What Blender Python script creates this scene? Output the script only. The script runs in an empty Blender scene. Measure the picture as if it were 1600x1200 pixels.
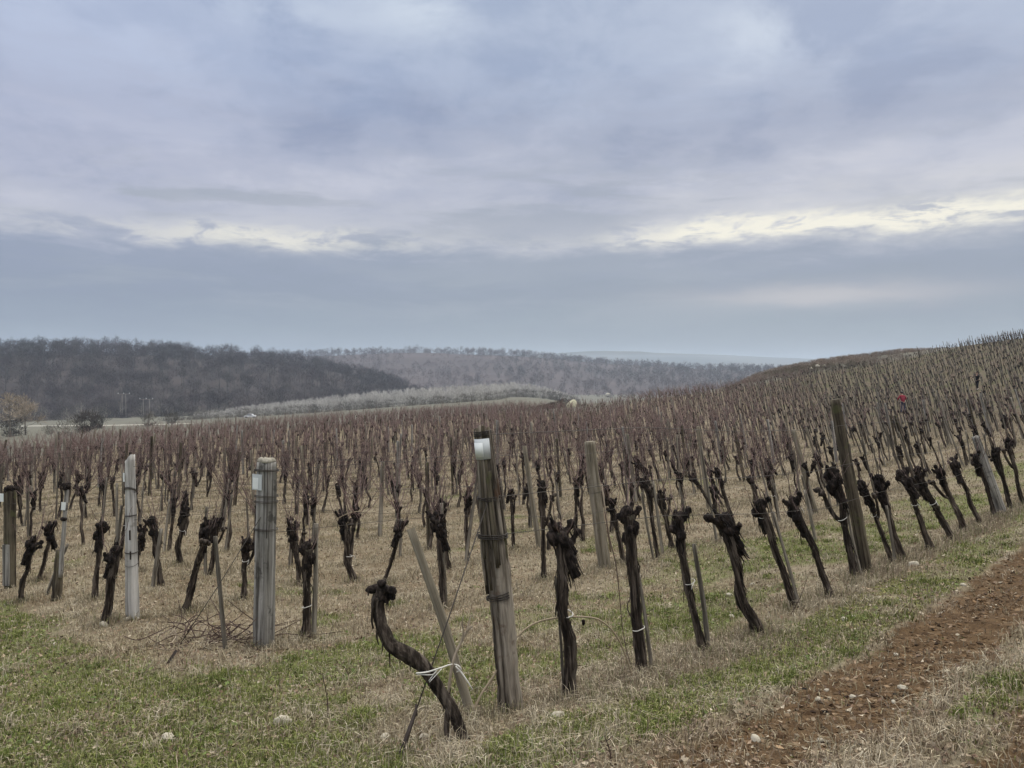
import bpy, bmesh, math, random
import numpy as np
from mathutils import Vector, Matrix

R = math.radians
scene = bpy.context.scene
COL = scene.collection
random.seed(7)
rng = np.random.default_rng(11)

# ------------------------------------------------------------------ camera
F_PX, CX, CY, HORIZON = 1200.0, 800.0, 600.0, 578.0
PITCH = -math.atan((CY - HORIZON) / F_PX)
cam_data = bpy.data.cameras.new('camera')
cam_data.sensor_width = 36.0
cam_data.lens = 36.0 * F_PX / 1600.0
cam_data.clip_start = 0.05
cam_data.clip_end = 40000.0
cam = bpy.data.objects.new('camera', cam_data)
COL.objects.link(cam)
cam.location = (0, 0, 0)
cam.rotation_euler = (math.pi / 2 + PITCH, 0, 0)
scene.camera = cam
scene.view_settings.view_transform = 'Standard'
scene.view_settings.look = 'None'
scene.view_settings.exposure = 0.0
scene.view_settings.gamma = 1.0
scene.cycles.volume_bounces = 1
scene.cycles.max_bounces = 6
scene.cycles.transparent_max_bounces = 8
scene.cycles.use_denoising = True
SUN_EL, SUN_AZ = R(38), R(24)

# ------------------------------------------------------------------ sky
world = bpy.data.worlds.new('World')
scene.world = world
world.use_nodes = True

def srgb(r, g, b):
    f = lambda c: (c / 12.92) if c <= 0.04045 else ((c + 0.055) / 1.055) ** 2.4
    return tuple(f(c / 255.0) for c in (r, g, b))

class NT:
    """small node-tree writer"""
    def __init__(self, tree):
        self.t = tree
    def node(self, typ, **kw):
        n = self.t.nodes.new(typ)
        for k, v in kw.items():
            setattr(n, k, v)
        return n
    def put(self, sock, v):
        if hasattr(v, 'is_output') or isinstance(v, bpy.types.NodeSocket):
            self.t.links.new(v, sock)
        else:
            if sock.type == 'RGBA' and len(v) == 3:
                v = (*v, 1.0)
            sock.default_value = v
    def m(self, op, a, b=None, c=None, clamp=False):
        n = self.node('ShaderNodeMath', operation=op)
        n.use_clamp = clamp
        self.put(n.inputs[0], a)
        if b is not None: self.put(n.inputs[1], b)
        if c is not None: self.put(n.inputs[2], c)
        return n.outputs[0]
    def mix(self, fac, a, b, mode='MIX'):
        n = self.node('ShaderNodeMix', data_type='RGBA', blend_type=mode)
        self.put(n.inputs[0], fac); self.put(n.inputs[6], a); self.put(n.inputs[7], b)
        return n.outputs[2]
    def ramp(self, fac, stops, interp='LINEAR'):
        n = self.node('ShaderNodeValToRGB')
        cr = n.color_ramp
        cr.interpolation = interp
        while len(cr.elements) < len(stops):
            cr.elements.new(0.5)
        for e, (p, c) in zip(cr.elements, stops):
            e.position = p
            if not isinstance(c, (tuple, list)): c = (c, c, c)
            e.color = (*c, 1.0) if len(c) == 3 else c
        self.put(n.inputs[0], fac)
        return n.outputs[0]
    def noise(self, vec, scale, detail=4, rough=0.55, dist=0.0, out=0):
        n = self.node('ShaderNodeTexNoise')
        if vec is not None: self.put(n.inputs['Vector'], vec)
        n.inputs['Scale'].default_value = scale
        n.inputs['Detail'].default_value = detail
        n.inputs['Roughness'].default_value = rough
        n.inputs['Distortion'].default_value = dist
        return n.outputs[out]
    def comb(self, x, y, z):
        n = self.node('ShaderNodeCombineXYZ')
        self.put(n.inputs[0], x); self.put(n.inputs[1], y); self.put(n.inputs[2], z)
        return n.outputs[0]
    def sep(self, v):
        n = self.node('ShaderNodeSeparateXYZ')
        self.put(n.inputs[0], v)
        return n.outputs
    def gauss(self, x, c, s):
        d = self.m('DIVIDE', self.m('SUBTRACT', x, c), s)
        return self.m('POWER', 2.718, self.m('MULTIPLY', self.m('MULTIPLY', d, d), -1.0))
    def sstep(self, x, lo, hi):
        n = self.node('ShaderNodeMapRange', interpolation_type='SMOOTHSTEP')
        self.put(n.inputs[0], x); n.inputs[1].default_value = lo; n.inputs[2].default_value = hi
        return n.outputs[0]

def build_sky():
    w = NT(world.node_tree)
    w.t.nodes.clear()
    out = w.node('ShaderNodeOutputWorld')
    bg = w.node('ShaderNodeBackground')
    w.t.links.new(bg.outputs[0], out.inputs[0])
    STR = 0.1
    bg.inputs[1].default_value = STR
    sky = w.node('ShaderNodeTexSky', sky_type='NISHITA')
    sky.sun_disc = False
    sky.sun_elevation = SUN_EL
    sky.sun_rotation = SUN_AZ
    sky.air_density = 1.2
    sky.dust_density = 2.0
    d = w.node('ShaderNodeTexCoord').outputs['Generated']
    x, y, z = w.sep(d)
    el = w.m('MULTIPLY', w.m('ARCSINE', z), 57.2958)
    az = w.m('MULTIPLY', w.m('ARCTAN2', x, y), 57.2958)
    # domain of the cloud sheet: direction projected on a high layer, flattened toward the horizon
    zz = w.m('ADD', w.m('MAXIMUM', z, 0.0), 0.20)
    px = w.m('DIVIDE', x, zz)
    py = w.m('DIVIDE', y, zz)
    p = w.comb(px, w.m('MULTIPLY', py, 1.5), 0.3)
    n_big = w.noise(p, 1.1, 5, 0.5, 0.2)
    n_mid = w.noise(w.comb(px, py, 4.1), 3.1, 8, 0.60, 0.25)
    pa = w.comb(w.m('MULTIPLY', az, 0.055), w.m('MULTIPLY', el, 0.30), 1.7)
    n_str = w.noise(pa, 1.0, 8, 0.6, 0.35)
    pb = w.comb(w.m('MULTIPLY', az, 0.10), w.m('MULTIPLY', el, 0.42), 5.1)
    n_edge = w.noise(pb, 1.6, 8, 0.6, 0.3)
    pc_ = w.comb(w.m('MULTIPLY', az, 0.35), w.m('MULTIPLY', el, 1.1), 9.3)
    n_fine = w.noise(pc_, 1.0, 6, 0.62, 0.4)
    # elevation, bent by noise so that no band is straight
    elw = w.m('ADD', el, w.m('MULTIPLY', w.m('SUBTRACT', n_edge, 0.5), 5.4))
    elw = w.m('ADD', elw, w.m('MULTIPLY', w.m('SUBTRACT', n_fine, 0.5), 1.3))
    S = lambda r, g, b: srgb(r, g, b)
    k = 1 / 90.0
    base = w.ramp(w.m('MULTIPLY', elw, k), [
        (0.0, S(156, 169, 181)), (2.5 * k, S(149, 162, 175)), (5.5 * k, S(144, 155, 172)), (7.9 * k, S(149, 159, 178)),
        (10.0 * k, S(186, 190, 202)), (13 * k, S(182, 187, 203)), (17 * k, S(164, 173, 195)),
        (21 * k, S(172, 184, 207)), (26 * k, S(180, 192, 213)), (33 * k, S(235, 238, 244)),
        (46 * k, (1.9, 1.85, 1.76)), (90 * k, (3.3, 3.18, 2.95))])  # unseen upper sky boosted past a natural overcast, added to brighten the ground
    # a colder, more violet left and a greyer right
    left = w.sstep(az, 5.0, -34.0)
    base = w.mix(w.m('MULTIPLY', left, 0.55), base, w.mix(1.0, base, (0.945, 0.955, 1.045), 'MULTIPLY'))
    # light and dark cloud bodies
    up = w.sstep(el, 8.5, 12.0)
    body = w.m('ADD', w.m('MULTIPLY', n_big, 0.5), w.m('MULTIPLY', n_mid, 0.5))
    lightm = w.sstep(body, 0.50, 0.62)
    darkm = w.sstep(body, 0.51, 0.40)
    base = w.mix(w.m('MULTIPLY', w.m('MULTIPLY', lightm, up), 0.66), base, w.mix(1.0, base, (1.30, 1.25, 1.17), 'MULTIPLY'))
    base = w.mix(w.m('MULTIPLY', w.m('MULTIPLY', darkm, up), 0.85), base, w.mix(1.0, base, (0.75, 0.79, 0.86), 'MULTIPLY'))
    # flat grey streaks low over the break
    st = w.m('MULTIPLY', w.sstep(n_str, 0.50, 0.62), w.gauss(el, 11.8, 3.2))
    base = w.mix(w.m('MULTIPLY', st, 0.8), base, S(158, 166, 182))
    lo = w.m('MULTIPLY', w.sstep(n_str, 0.46, 0.64), w.gauss(el, 5.5, 2.6))
    base = w.mix(w.m('MULTIPLY', lo, 0.55), base, S(163, 172, 184))
    # bright break in the cloud along ten degrees
    azr = w.m('ADD', w.sstep(az, 4.0, 15.0), w.m('MULTIPLY', w.gauss(az, -18.0, 8.0), 0.6))
    azr = w.m('ADD', azr, 0.12)
    ec = w.m('ADD', 9.35, w.m('MULTIPLY', w.sstep(az, 0.0, 20.0), 0.75))
    ee = w.m('ADD', el, w.m('MULTIPLY', w.m('SUBTRACT', n_edge, 0.5), 2.6))
    ee = w.m('ADD', ee, w.m('MULTIPLY', w.m('SUBTRACT', n_fine, 0.5), 1.2))
    band = w.gauss(ee, ec, 0.70)
    brk = w.sstep(w.m('ADD', n_fine, w.m('MULTIPLY', azr, 0.09)), 0.42, 0.62)
    band = w.m('MULTIPLY', w.m('MULTIPLY', band, brk), azr, clamp=True)
    glow = w.m('MULTIPLY', w.gauss(ee, w.m('ADD', ec, 0.9), 1.7), w.m('MULTIPLY', azr, 0.42), clamp=True)
    base = w.mix(glow, base, S(214, 214, 217))
    base = w.mix(w.m('MULTIPLY', band, 0.95), base, S(247, 243, 228))
    # faint warm smear under the break, right
    sm = w.m('MULTIPLY', w.gauss(w.m('ADD', el, w.m('MULTIPLY', w.m('SUBTRACT', n_edge, 0.5), 1.6)), 5.2, 0.75), w.gauss(az, 22.0, 9.0))
    base = w.mix(w.m('MULTIPLY', sm, 0.75), base, S(196, 194, 198))
    # two thin places high up
    for a0, e0, sa, se, am in ((-6.5, 25.0, 4.0, 2.0, 0.55), (19.0, 22.6, 5.0, 2.0, 0.42), (-15.0, 24.0, 6.0, 1.2, 0.25)):
        b = w.m('MULTIPLY', w.gauss(az, a0, sa), w.gauss(el, e0, se))
        b = w.m('MULTIPLY', b, w.sstep(n_mid, 0.36, 0.62))
        base = w.mix(w.m('MULTIPLY', b, am * 1.3, clamp=True), base, S(216, 226, 238))
    # the cloud deck is thick: only a little clear-sky light comes through it
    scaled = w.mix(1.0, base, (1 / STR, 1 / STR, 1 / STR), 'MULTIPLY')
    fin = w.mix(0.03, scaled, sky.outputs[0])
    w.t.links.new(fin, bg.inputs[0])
build_sky()

sun_d = bpy.data.lights.new('sun', 'SUN')
sun_d.energy = 1.5
sun_d.angle = R(25)
sun_d.color = (1.0, 0.95, 0.88)
sun = bpy.data.objects.new('sun', sun_d)
COL.objects.link(sun)
sd = Vector((math.sin(SUN_AZ) * math.cos(SUN_EL), math.cos(SUN_AZ) * math.cos(SUN_EL), math.sin(SUN_EL)))
sun.rotation_euler = (-sd).to_track_quat('-Z', 'Y').to_euler()
sun.location = sd * 50
# ------------------------------------------------------------------ helpers
def tag(o, label=None, cat=None, group=None, kind=None):
    if label: o['label'] = label
    if cat: o['category'] = cat
    if group: o['group'] = group
    if kind: o['kind'] = kind
    return o

def empty(name, loc=(0, 0, 0), label=None, cat=None, group=None):
    o = bpy.data.objects.new(name, None)
    o.empty_display_size = 0.1
    COL.objects.link(o)
    o.location = loc
    return tag(o, label, cat, group)

def link(name, mesh, parent=None):
    o = bpy.data.objects.new(name, mesh)
    COL.objects.link(o)
    if parent is not None: o.parent = parent
    return o

def copy_part(src, parent):
    c = src.copy()
    COL.objects.link(c)
    c.parent = parent
    return c

class Geo:
    """gathers vertices and faces (tris and quads) and links them as ONE mesh"""
    def __init__(self):
        self.V, self.T, self.Q, self.n = [], [], [], 0
        self.C = []
    def add(self, v, quads=None, tris=None, mi=0, col=None):
        v = np.asarray(v, float).reshape(-1, 3)
        if quads is not None and len(quads):
            q = np.asarray(quads, np.int64) + self.n
            self.Q.append((q, np.full(len(q), mi) if np.isscalar(mi) else np.asarray(mi)))
        if tris is not None and len(tris):
            t = np.asarray(tris, np.int64) + self.n
            self.T.append((t, np.full(len(t), mi) if np.isscalar(mi) else np.asarray(mi)))
        self.V.append(v)
        if col is not None:
            col = np.asarray(col, float)
            if col.ndim == 1: col = np.tile(col, (len(v), 1))
            self.C.append(col)
        else:
            self.C.append(np.ones((len(v), 3)))
        self.n += len(v)
        return self
    def mesh(self, name, mats, smooth=True, use_col=False):
        V = np.concatenate(self.V)
        q = np.concatenate([a for a, b in self.Q]) if self.Q else np.zeros((0, 4), np.int64)
        t = np.concatenate([a for a, b in self.T]) if self.T else np.zeros((0, 3), np.int64)
        mi = np.concatenate([b for a, b in self.Q] + [b for a, b in self.T])
        me = bpy.data.meshes.new(name)
        me.vertices.add(len(V))
        me.vertices.foreach_set('co', V.astype(np.float32).ravel())
        nl = q.size + t.size
        me.loops.add(nl)
        me.loops.foreach_set('vertex_index', np.concatenate([q.ravel(), t.ravel()]).astype(np.int32))
        npoly = len(q) + len(t)
        me.polygons.add(npoly)
        st = np.concatenate([np.arange(len(q)) * 4, q.size + np.arange(len(t)) * 3]).astype(np.int32)
        me.polygons.foreach_set('loop_start', st)
        me.polygons.foreach_set('material_index', mi.astype(np.int32))
        me.polygons.foreach_set('use_smooth', np.full(npoly, smooth))
        if not isinstance(mats, (list, tuple)): mats = [mats]
        for m in mats: me.materials.append(m)
        if use_col:
            C = np.concatenate(self.C)
            a = me.color_attributes.new('tint', 'FLOAT_COLOR', 'POINT')
            a.data.foreach_set('color', np.concatenate([C, np.ones((len(C), 1))], 1).astype(np.float32).ravel())
        me.update(calc_edges=True)
        return me
    def obj(self, name, mats, parent=None, smooth=True, use_col=False):
        return link(name, self.mesh(name, mats, smooth, use_col), parent)

def _hash(ix, iy, iz, seed):
    h = (ix * 374761393 + iy * 668265263 + iz * 1274126177 + seed * 974711) & 0x7fffffff
    h = ((h ^ (h >> 13)) * 1274126177) & 0x7fffffff
    return ((h ^ (h >> 16)) & 0xffff) / 65535.0

def vnoise(P, seed=0):
    P = np.asarray(P, float)
    i = np.floor(P).astype(np.int64)
    f = P - i
    f = f * f * (3 - 2 * f)
    r = 0
    for dx in (0, 1):
        for dy in (0, 1):
            for dz in (0, 1):
                w = (f[..., 0] if dx else 1 - f[..., 0]) * (f[..., 1] if dy else 1 - f[..., 1]) * (f[..., 2] if dz else 1 - f[..., 2])
                r = r + w * _hash(i[..., 0] + dx, i[..., 1] + dy, i[..., 2] + dz, seed)
    return r

def fbm(P, octv=4, seed=0, gain=0.5):
    P = np.asarray(P, float)
    a, s, tot = 1.0, 0.0, 0.0
    for o in range(octv):
        s = s + a * (vnoise(P * 2 ** o + 17.3 * o, seed + o) - 0.5)
        tot += a
        a *= gain
    return s / tot * 2.0        # about -1..1

def fbm2(x, y, sc, octv=4, seed=0, gain=0.5):
    return fbm(np.stack([np.asarray(x) * sc, np.asarray(y) * sc, np.zeros_like(np.asarray(x, float)) + 0.37], -1), octv, seed, gain)

def sm(x, a, b):
    t = np.clip((np.asarray(x, float) - a) / (b - a), 0, 1)
    return t * t * (3 - 2 * t)

def tube_arrays(pts, rad, sides=8, cap=True, squash=None, rough=0.0, seed=0, ridge=0):
    """swept tube along pts; returns verts, quads, tris"""
    pts = np.asarray(pts, float)
    n = len(pts)
    rad = np.broadcast_to(np.asarray(rad, float), (n,))
    tan = np.gradient(pts, axis=0)
    tan /= np.linalg.norm(tan, axis=1)[:, None] + 1e-9
    ref = np.array([0.0, 1.0, 0.0]) if abs(tan[0][1]) < 0.8 else np.array([1.0, 0, 0])
    a = np.cross(tan, ref); a /= np.linalg.norm(a, axis=1)[:, None] + 1e-9
    b = np.cross(tan, a)
    th = np.linspace(0, 2 * np.pi, sides, endpoint=False)
    rr = rad[:, None] * np.ones(sides)[None]
    if rough or ridge:
        q = np.stack([np.cos(th)[None] * 1.6 + np.zeros((n, 1)), np.sin(th)[None] * 1.6 + np.zeros((n, 1)),
                      np.linspace(0, n * 0.25, n)[:, None] + np.zeros((1, sides))], -1)
        q[..., 2] = np.concatenate([[0], np.cumsum(np.linalg.norm(np.diff(pts, axis=0), axis=1))])[:, None] * 9.0
        rr = rr * (1 + rough * fbm(q + seed * 3.1, 3, seed))
        if ridge:
            q2 = q * np.array([2.6, 2.6, 0.32])
            cr = np.abs(fbm(q2 + seed * 1.7, 2, seed + 5))       # creases
            fi = fbm(q * np.array([5.5, 5.5, 1.1]) + seed, 2, seed + 9)
            rr = rr * (1 + ridge * (1.5 * np.minimum(cr, 0.4) - 0.32) + 0.35 * ridge * fi)
    V = pts[:, None] + rr[..., None] * (np.cos(th)[None, :, None] * a[:, None] + np.sin(th)[None, :, None] * b[:, None])
    V = V.reshape(-1, 3)
    i = np.arange(n - 1)[:, None] * sides
    j = np.arange(sides)[None]
    j2 = (j + 1) % sides
    Q = np.stack([i + j, i + j2, i + sides + j2, i + sides + j], -1).reshape(-1, 4)
    T = np.zeros((0, 3), int)
    if cap:
        V = np.concatenate([V, pts[:1], pts[-1:]])
        c0, c1 = n * sides, n * sides + 1
        jj = np.arange(sides); jj2 = (jj + 1) % sides
        T = np.concatenate([np.stack([np.full(sides, c0), jj2, jj], 1),
                            np.stack([np.full(sides, c1), (n - 1) * sides + jj, (n - 1) * sides + jj2], 1)])
    return V, Q, T

def add_tube(g, pts, rad, sides=8, mi=0, col=None, **kw):
    v, q, t = tube_arrays(pts, rad, sides, **kw)
    g.add(v, q, t, mi, col)

def add_box(g, c, s, rot=None, mi=0, col=None):
    x, y, z = [k / 2 for k in s]
    v = np.array([[-x, -y, -z], [x, -y, -z], [x, y, -z], [-x, y, -z], [-x, -y, z], [x, -y, z], [x, y, z], [-x, y, z]])
    if rot is not None: v = v @ np.array(rot).T
    g.add(v + np.asarray(c), [[0, 3, 2, 1], [4, 5, 6, 7], [0, 1, 5, 4], [1, 2, 6, 5], [2, 3, 7, 6], [3, 0, 4, 7]], None, mi, col)

def ico(sub=2):
    bm = bmesh.new()
    bmesh.ops.create_icosphere(bm, subdivisions=sub, radius=1.0)
    v = np.array([p.co[:] for p in bm.verts]); f = np.array([[p.index for p in fc.verts] for fc in bm.faces])
    bm.free()
    return v, f
ICO1, ICO2, ICO3 = ico(1), ico(2), ico(3)

def rot_to(axis):
    """3x3 that takes +Z to axis"""
    return np.array(Vector((0, 0, 1)).rotation_difference(Vector(axis).normalized()).to_matrix())

def smooth_path(P, n):
    """Catmull-Rom through P, n samples"""
    P = np.asarray(P, float)
    Q = np.concatenate([[2 * P[0] - P[1]], P, [2 * P[-1] - P[-2]]])
    t = np.linspace(0, len(P) - 1 - 1e-6, n)
    i = t.astype(int); f = (t - i)[:, None]
    p0, p1, p2, p3 = Q[i], Q[i + 1], Q[i + 2], Q[i + 3]
    return 0.5 * (2 * p1 + (p2 - p0) * f + (2 * p0 - 5 * p1 + 4 * p2 - p3) * f ** 2 + (3 * p1 - p0 - 3 * p2 + p3) * f ** 3)

# ---------------- materials
def material(name, build, rough=0.85, spec=0.2):
    m = bpy.data.materials.new(name)
    m.use_nodes = True
    t = NT(m.node_tree)
    b = m.node_tree.nodes['Principled BSDF']
    b.inputs['Roughness'].default_value = rough
    b.inputs['Specular IOR Level'].default_value = spec
    build(t, b)
    return m

def geo_pos(t):
    return t.node('ShaderNodeNewGeometry').outputs['Position']
def obj_pos(t):
    return t.node('ShaderNodeTexCoord').outputs['Object']

def bump(t, b, h, dist=0.01, strength=0.6):
    n = t.node('ShaderNodeBump')
    n.inputs['Strength'].default_value = strength
    n.inputs['Distance'].default_value = dist
    t.put(n.inputs['Height'], h)
    t.t.links.new(n.outputs[0], b.inputs['Normal'])

def wood_like(c0, c1, c2, grain=22.0, stretch=0.06, bdist=0.006, spots=None, rnd=0.25):
    def f(t, b):
        p = obj_pos(t)
        x, y, z = t.sep(p)
        v = t.comb(x, y, t.m('MULTIPLY', z, stretch))
        g = t.noise(v, grain, 6, 0.65, 0.3)
        big = t.noise(p, 3.0, 4, 0.6)
        c = t.ramp(g, [(0.38, c0), (0.5, c1), (0.63, c2)])
        c = t.mix(t.m('MULTIPLY', t.sstep(big, 0.45, 0.7), 0.5), c, t.mix(1.0, c, (0.55, 0.55, 0.55), 'MULTIPLY'))
        if spots:
            sp = t.noise(p, spots[1], 4, 0.6)
            c = t.mix(t.m('MULTIPLY', t.sstep(sp, spots[2], spots[2] + 0.1), spots[3]), c, spots[0])
        if rnd:
            r = t.node('ShaderNodeObjectInfo').outputs['Random']
            k = t.m('ADD', 1 - rnd, t.m('MULTIPLY', r, 2 * rnd))
            c = t.mix(1.0, c, t.comb(k, k, k), 'MULTIPLY')
        t.put(b.inputs['Base Color'], c)
        bump(t, b, g, bdist, 0.9)
    return f

M = {}
M['bark'] = material('vine_bark', wood_like((0.013, 0.010, 0.008), (0.044, 0.034, 0.027), (0.14, 0.115, 0.094), 26, 0.10, 0.012, ((0.16, 0.15, 0.11), 16, 0.60, 0.5)), 0.92, 0.15)
M['head'] = material('vine_head_bark', wood_like((0.006, 0.005, 0.0045), (0.017, 0.013, 0.0115), (0.052, 0.040, 0.034), 30, 0.6, 0.010, None), 0.92, 0.15)
M['cane'] = material('cane_bark', wood_like((0.085, 0.055, 0.049), (0.15, 0.102, 0.094), (0.24, 0.18, 0.165), 60, 0.1, 0.001, None, 0.4), 0.75, 0.25)
M['stake'] = material('grey_stake_wood', wood_like((0.075, 0.065, 0.052), (0.18, 0.16, 0.13), (0.30, 0.275, 0.23), 30, 0.05, 0.004, ((0.07, 0.075, 0.045), 9, 0.58, 0.5), 0.4), 0.9, 0.15)
M['post_split'] = material('split_post_wood', wood_like((0.035, 0.028, 0.022), (0.17, 0.145, 0.115), (0.34, 0.30, 0.245), 20, 0.045, 0.012, ((0.09, 0.05, 0.03), 6, 0.56, 0.6), 0.0), 0.9, 0.15)
M['post_grey'] = material('grey_post_wood', wood_like((0.07, 0.065, 0.058), (0.21, 0.20, 0.18), (0.37, 0.355, 0.33), 26, 0.04, 0.006, ((0.04, 0.038, 0.034), 7, 0.56, 0.7), 0.0), 0.9, 0.15)
M['post_pale'] = material('pale_post_wood', wood_like((0.25, 0.24, 0.22), (0.45, 0.435, 0.41), (0.60, 0.585, 0.555), 24, 0.04, 0.004, ((0.18, 0.17, 0.15), 8, 0.60, 0.6), 0.0), 0.9, 0.15)
M['post_dark'] = material('dark_post_wood', wood_like((0.025, 0.02, 0.015), (0.075, 0.062, 0.045), (0.14, 0.12, 0.085), 24, 0.05, 0.008, ((0.085, 0.09, 0.04), 8, 0.55, 0.6), 0.0), 0.9, 0.15)
M['post_tan'] = material('tan_post_wood', wood_like((0.11, 0.095, 0.07), (0.20, 0.175, 0.13), (0.28, 0.25, 0.20), 24, 0.05, 0.004, None, 0.0), 0.9, 0.15)

def plain(c, rough=0.6, spec=0.3, var=0.2, sc=12, metal=0.0):
    def f(t, b):
        p = obj_pos(t)
        n = t.noise(p, sc, 4, 0.6)
        k = t.m('ADD', 1 - var, t.m('MULTIPLY', n, 2 * var))
        t.put(b.inputs['Base Color'], t.mix(1.0, c, t.comb(k, k, k), 'MULTIPLY'))
        b.inputs['Metallic'].default_value = metal
    return f
M['wire'] = material('rusty_wire', plain((0.05, 0.042, 0.036), var=0.4, metal=0.4), 0.6, 0.4)
M['tag_metal'] = material('tag_sheet', plain((0.52, 0.55, 0.56), var=0.12, sc=20), 0.45, 0.4)
M['tag_white'] = material('tag_paper', plain((0.74, 0.77, 0.76), var=0.08, sc=25), 0.5, 0.3)
M['tie'] = material('tie_plastic', plain((0.62, 0.60, 0.55), var=0.2, sc=30), 0.5, 0.3)
M['stone'] = material('limestone', plain((0.42, 0.385, 0.31), var=0.45, sc=14), 0.9, 0.1)
M['iron'] = material('old_iron', plain((0.045, 0.035, 0.03), var=0.4, sc=30, metal=0.3), 0.7, 0.3)
M['twig_pale'] = material('pale_twig', plain((0.30, 0.25, 0.19), var=0.4, sc=25), 0.85, 0.15)
M['twig_dark'] = material('dark_twig', plain((0.075, 0.05, 0.042), var=0.5, sc=25), 0.85, 0.15)
M['tan_cane'] = material('tan_cane', plain((0.32, 0.26, 0.18), var=0.3, sc=6), 0.7, 0.2)

def tinted(name, rough=0.9, var=0.0, translucent=0.0, sc=0.6):
    def f(t, b):
        a = t.node('ShaderNodeAttribute', attribute_name='tint').outputs['Color']
        if var:
            n = t.noise(geo_pos(t), sc, 3, 0.6)
            k = t.m('ADD', 1 - var, t.m('MULTIPLY', n, 2 * var))
            a = t.mix(1.0, a, t.comb(k, k, k), 'MULTIPLY')
        t.put(b.inputs['Base Color'], a)
    return material(name, f, rough, 0.12)
M['blade'] = tinted('grass_blade', 0.75)
M['litter'] = tinted('dead_leaf', 0.9)
M['clod'] = tinted('soil_clod', 0.95)
M['brush'] = tinted('bare_twigs', 0.95)

# ------------------------------------------------------------------ terrain
cp_, sp_ = math.cos(PITCH), math.sin(PITCH)
def ray(px, py):
    """direction of a pixel, scaled to Y = 1"""
    x = (np.asarray(px, float) - CX) / F_PX
    v = -(np.asarray(py, float) - CY) / F_PX
    yy = cp_ - v * sp_
    zz = sp_ + v * cp_
    return x / yy, zz / yy

CTRL = [(0,1200,4.3),(400,1200,3.95),(800,1200,3.55),(1200,1200,3.35),(1600,1200,3.2),
 (800,1115,4.9),(408,1010,7.4),(207,970,8.7),(95,935,10.2),(15,917,11.3),
 (893,1092,4.95),(1100,1022,6.2),(1187,990,6.75),(1302,930,7.85),(1457,860,10.1),(1598,790,13.6),
 (1600,900,7.7),(1600,1000,5.4),(945,885,11.4),(692,950,8.6),(550,905,12),
 (0,800,21),(0,745,38),(0,708,72),(0,690,130),(0,668,300),(0,660,430),
 (400,800,20),(400,720,42),(400,668,98),(400,659,160),(400,650,350),(400,648,430),
 (650,720,40),(650,652,108),(650,641,200),(650,632,380),
 (830,800,19),(830,700,40),(830,640,115),(830,629,200),(830,621,400),
 (1000,780,20),(1000,700,41),(1000,648,84),(1000,624,118),(1000,645,220),(1000,646,420),
 (1300,740,25),(1300,680,45),(1300,640,70),(1300,592,112),(1300,564,155),(1300,612,250),(1300,645,430),
 (1200,605,112),(1200,583,150),(1150,600,150),
 (1600,730,20),(1600,680,32),(1600,620,60),(1600,560,95),(1600,528,140),(1600,585,250),(1600,612,430),
 (1400,700,32),(1410,640,69),(1400,585,115),(1400,552,160)]
def _ctrl():
    A = []
    for px, py, Y in CTRL:
        x, z = ray(px, py)
        A.append((math.atan2(x, 1.0), math.log(Y * math.hypot(1, x)), z * Y))
    for th, z in ((-0.9, -1.95), (-0.45, -1.8), (0, -1.66), (0.45, -1.58), (0.9, -1.52)):
        A.append((th, math.log(1.2), z))
    return np.array(A)
_CA = _ctrl()
TH_S = 3.2
def _phi(d2):
    return 0.5 * d2 * np.log(d2 + 1e-12)
def _tps_fit():
    P = np.stack([_CA[:, 0] * TH_S, _CA[:, 1]], 1)
    n = len(P)
    d2 = ((P[:, None] - P[None]) ** 2).sum(-1)
    K = _phi(d2) + np.eye(n) * 0.004
    A = np.zeros((n + 3, n + 3))
    A[:n, :n] = K
    A[:n, n] = 1; A[:n, n + 1:] = P
    A[n, :n] = 1; A[n + 1:, :n] = P.T
    b = np.concatenate([_CA[:, 2], np.zeros(3)])
    return P, np.linalg.solve(A, b)
_TP, _TW = _tps_fit()
VALLEY = -30.0
def smooth_height(X, Y):
    X = np.asarray(X, float); Y = np.asarray(Y, float)
    th = np.arctan2(X, Y)
    a = np.abs(th)
    lim = 0.72
    ae = np.where(a < lim, a, lim + 0.16 * np.tanh((a - lim) / 0.16))
    ae = ae * (1 - sm(a, 1.7, 3.14))
    the = np.sign(th) * ae
    r = np.clip(np.hypot(X, Y), 1.2, 430.0)
    q0 = the * TH_S; q1 = np.log(r)
    z = _TW[-3] + _TW[-2] * q0 + _TW[-1] * q1
    for (p0, p1), w in zip(_TP, _TW[:-3]):
        z = z + w * _phi((q0 - p0) ** 2 + (q1 - p1) ** 2)
    rr = np.hypot(X, Y)
    k = sm(rr, 435, 560)
    return z * (1 - k) + VALLEY * k

# rows of vines: D along a row, N away from the track; row one has T = 0
D2 = np.array([0.703, 0.711]); N2 = np.array([-0.711, 0.703]); O2 = np.array([0.37, 4.95])
def st(X, Y):
    dx = np.asarray(X, float) - O2[0]; dy = np.asarray(Y, float) - O2[1]
    return dx * D2[0] + dy * D2[1], dx * N2[0] + dy * N2[1]
def xy(s, t):
    return O2[0] + s * D2[0] + t * N2[0], O2[1] + s * D2[1] + t * N2[1]

def rut_mask(X, Y):
    s, t = st(X, Y)
    t = t + 0.24 * fbm2(X, Y, 0.9, 3, 21) + 0.12 * fbm2(X, Y, 3.5, 3, 22)
    a = sm(t, -1.98, -1.72) * (1 - sm(t, -1.26, -0.96))
    b = sm(t, -3.55, -3.2) * (1 - sm(t, -2.46, -2.16))
    fade = sm(s, -1.5, -0.2)
    hole = sm(fbm2(X, Y, 1.1, 3, 33), 0.30, 0.6)
    return np.clip(np.maximum(a, b * 0.85), 0, 1) * fade * (1 - 0.5 * hole)

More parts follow.
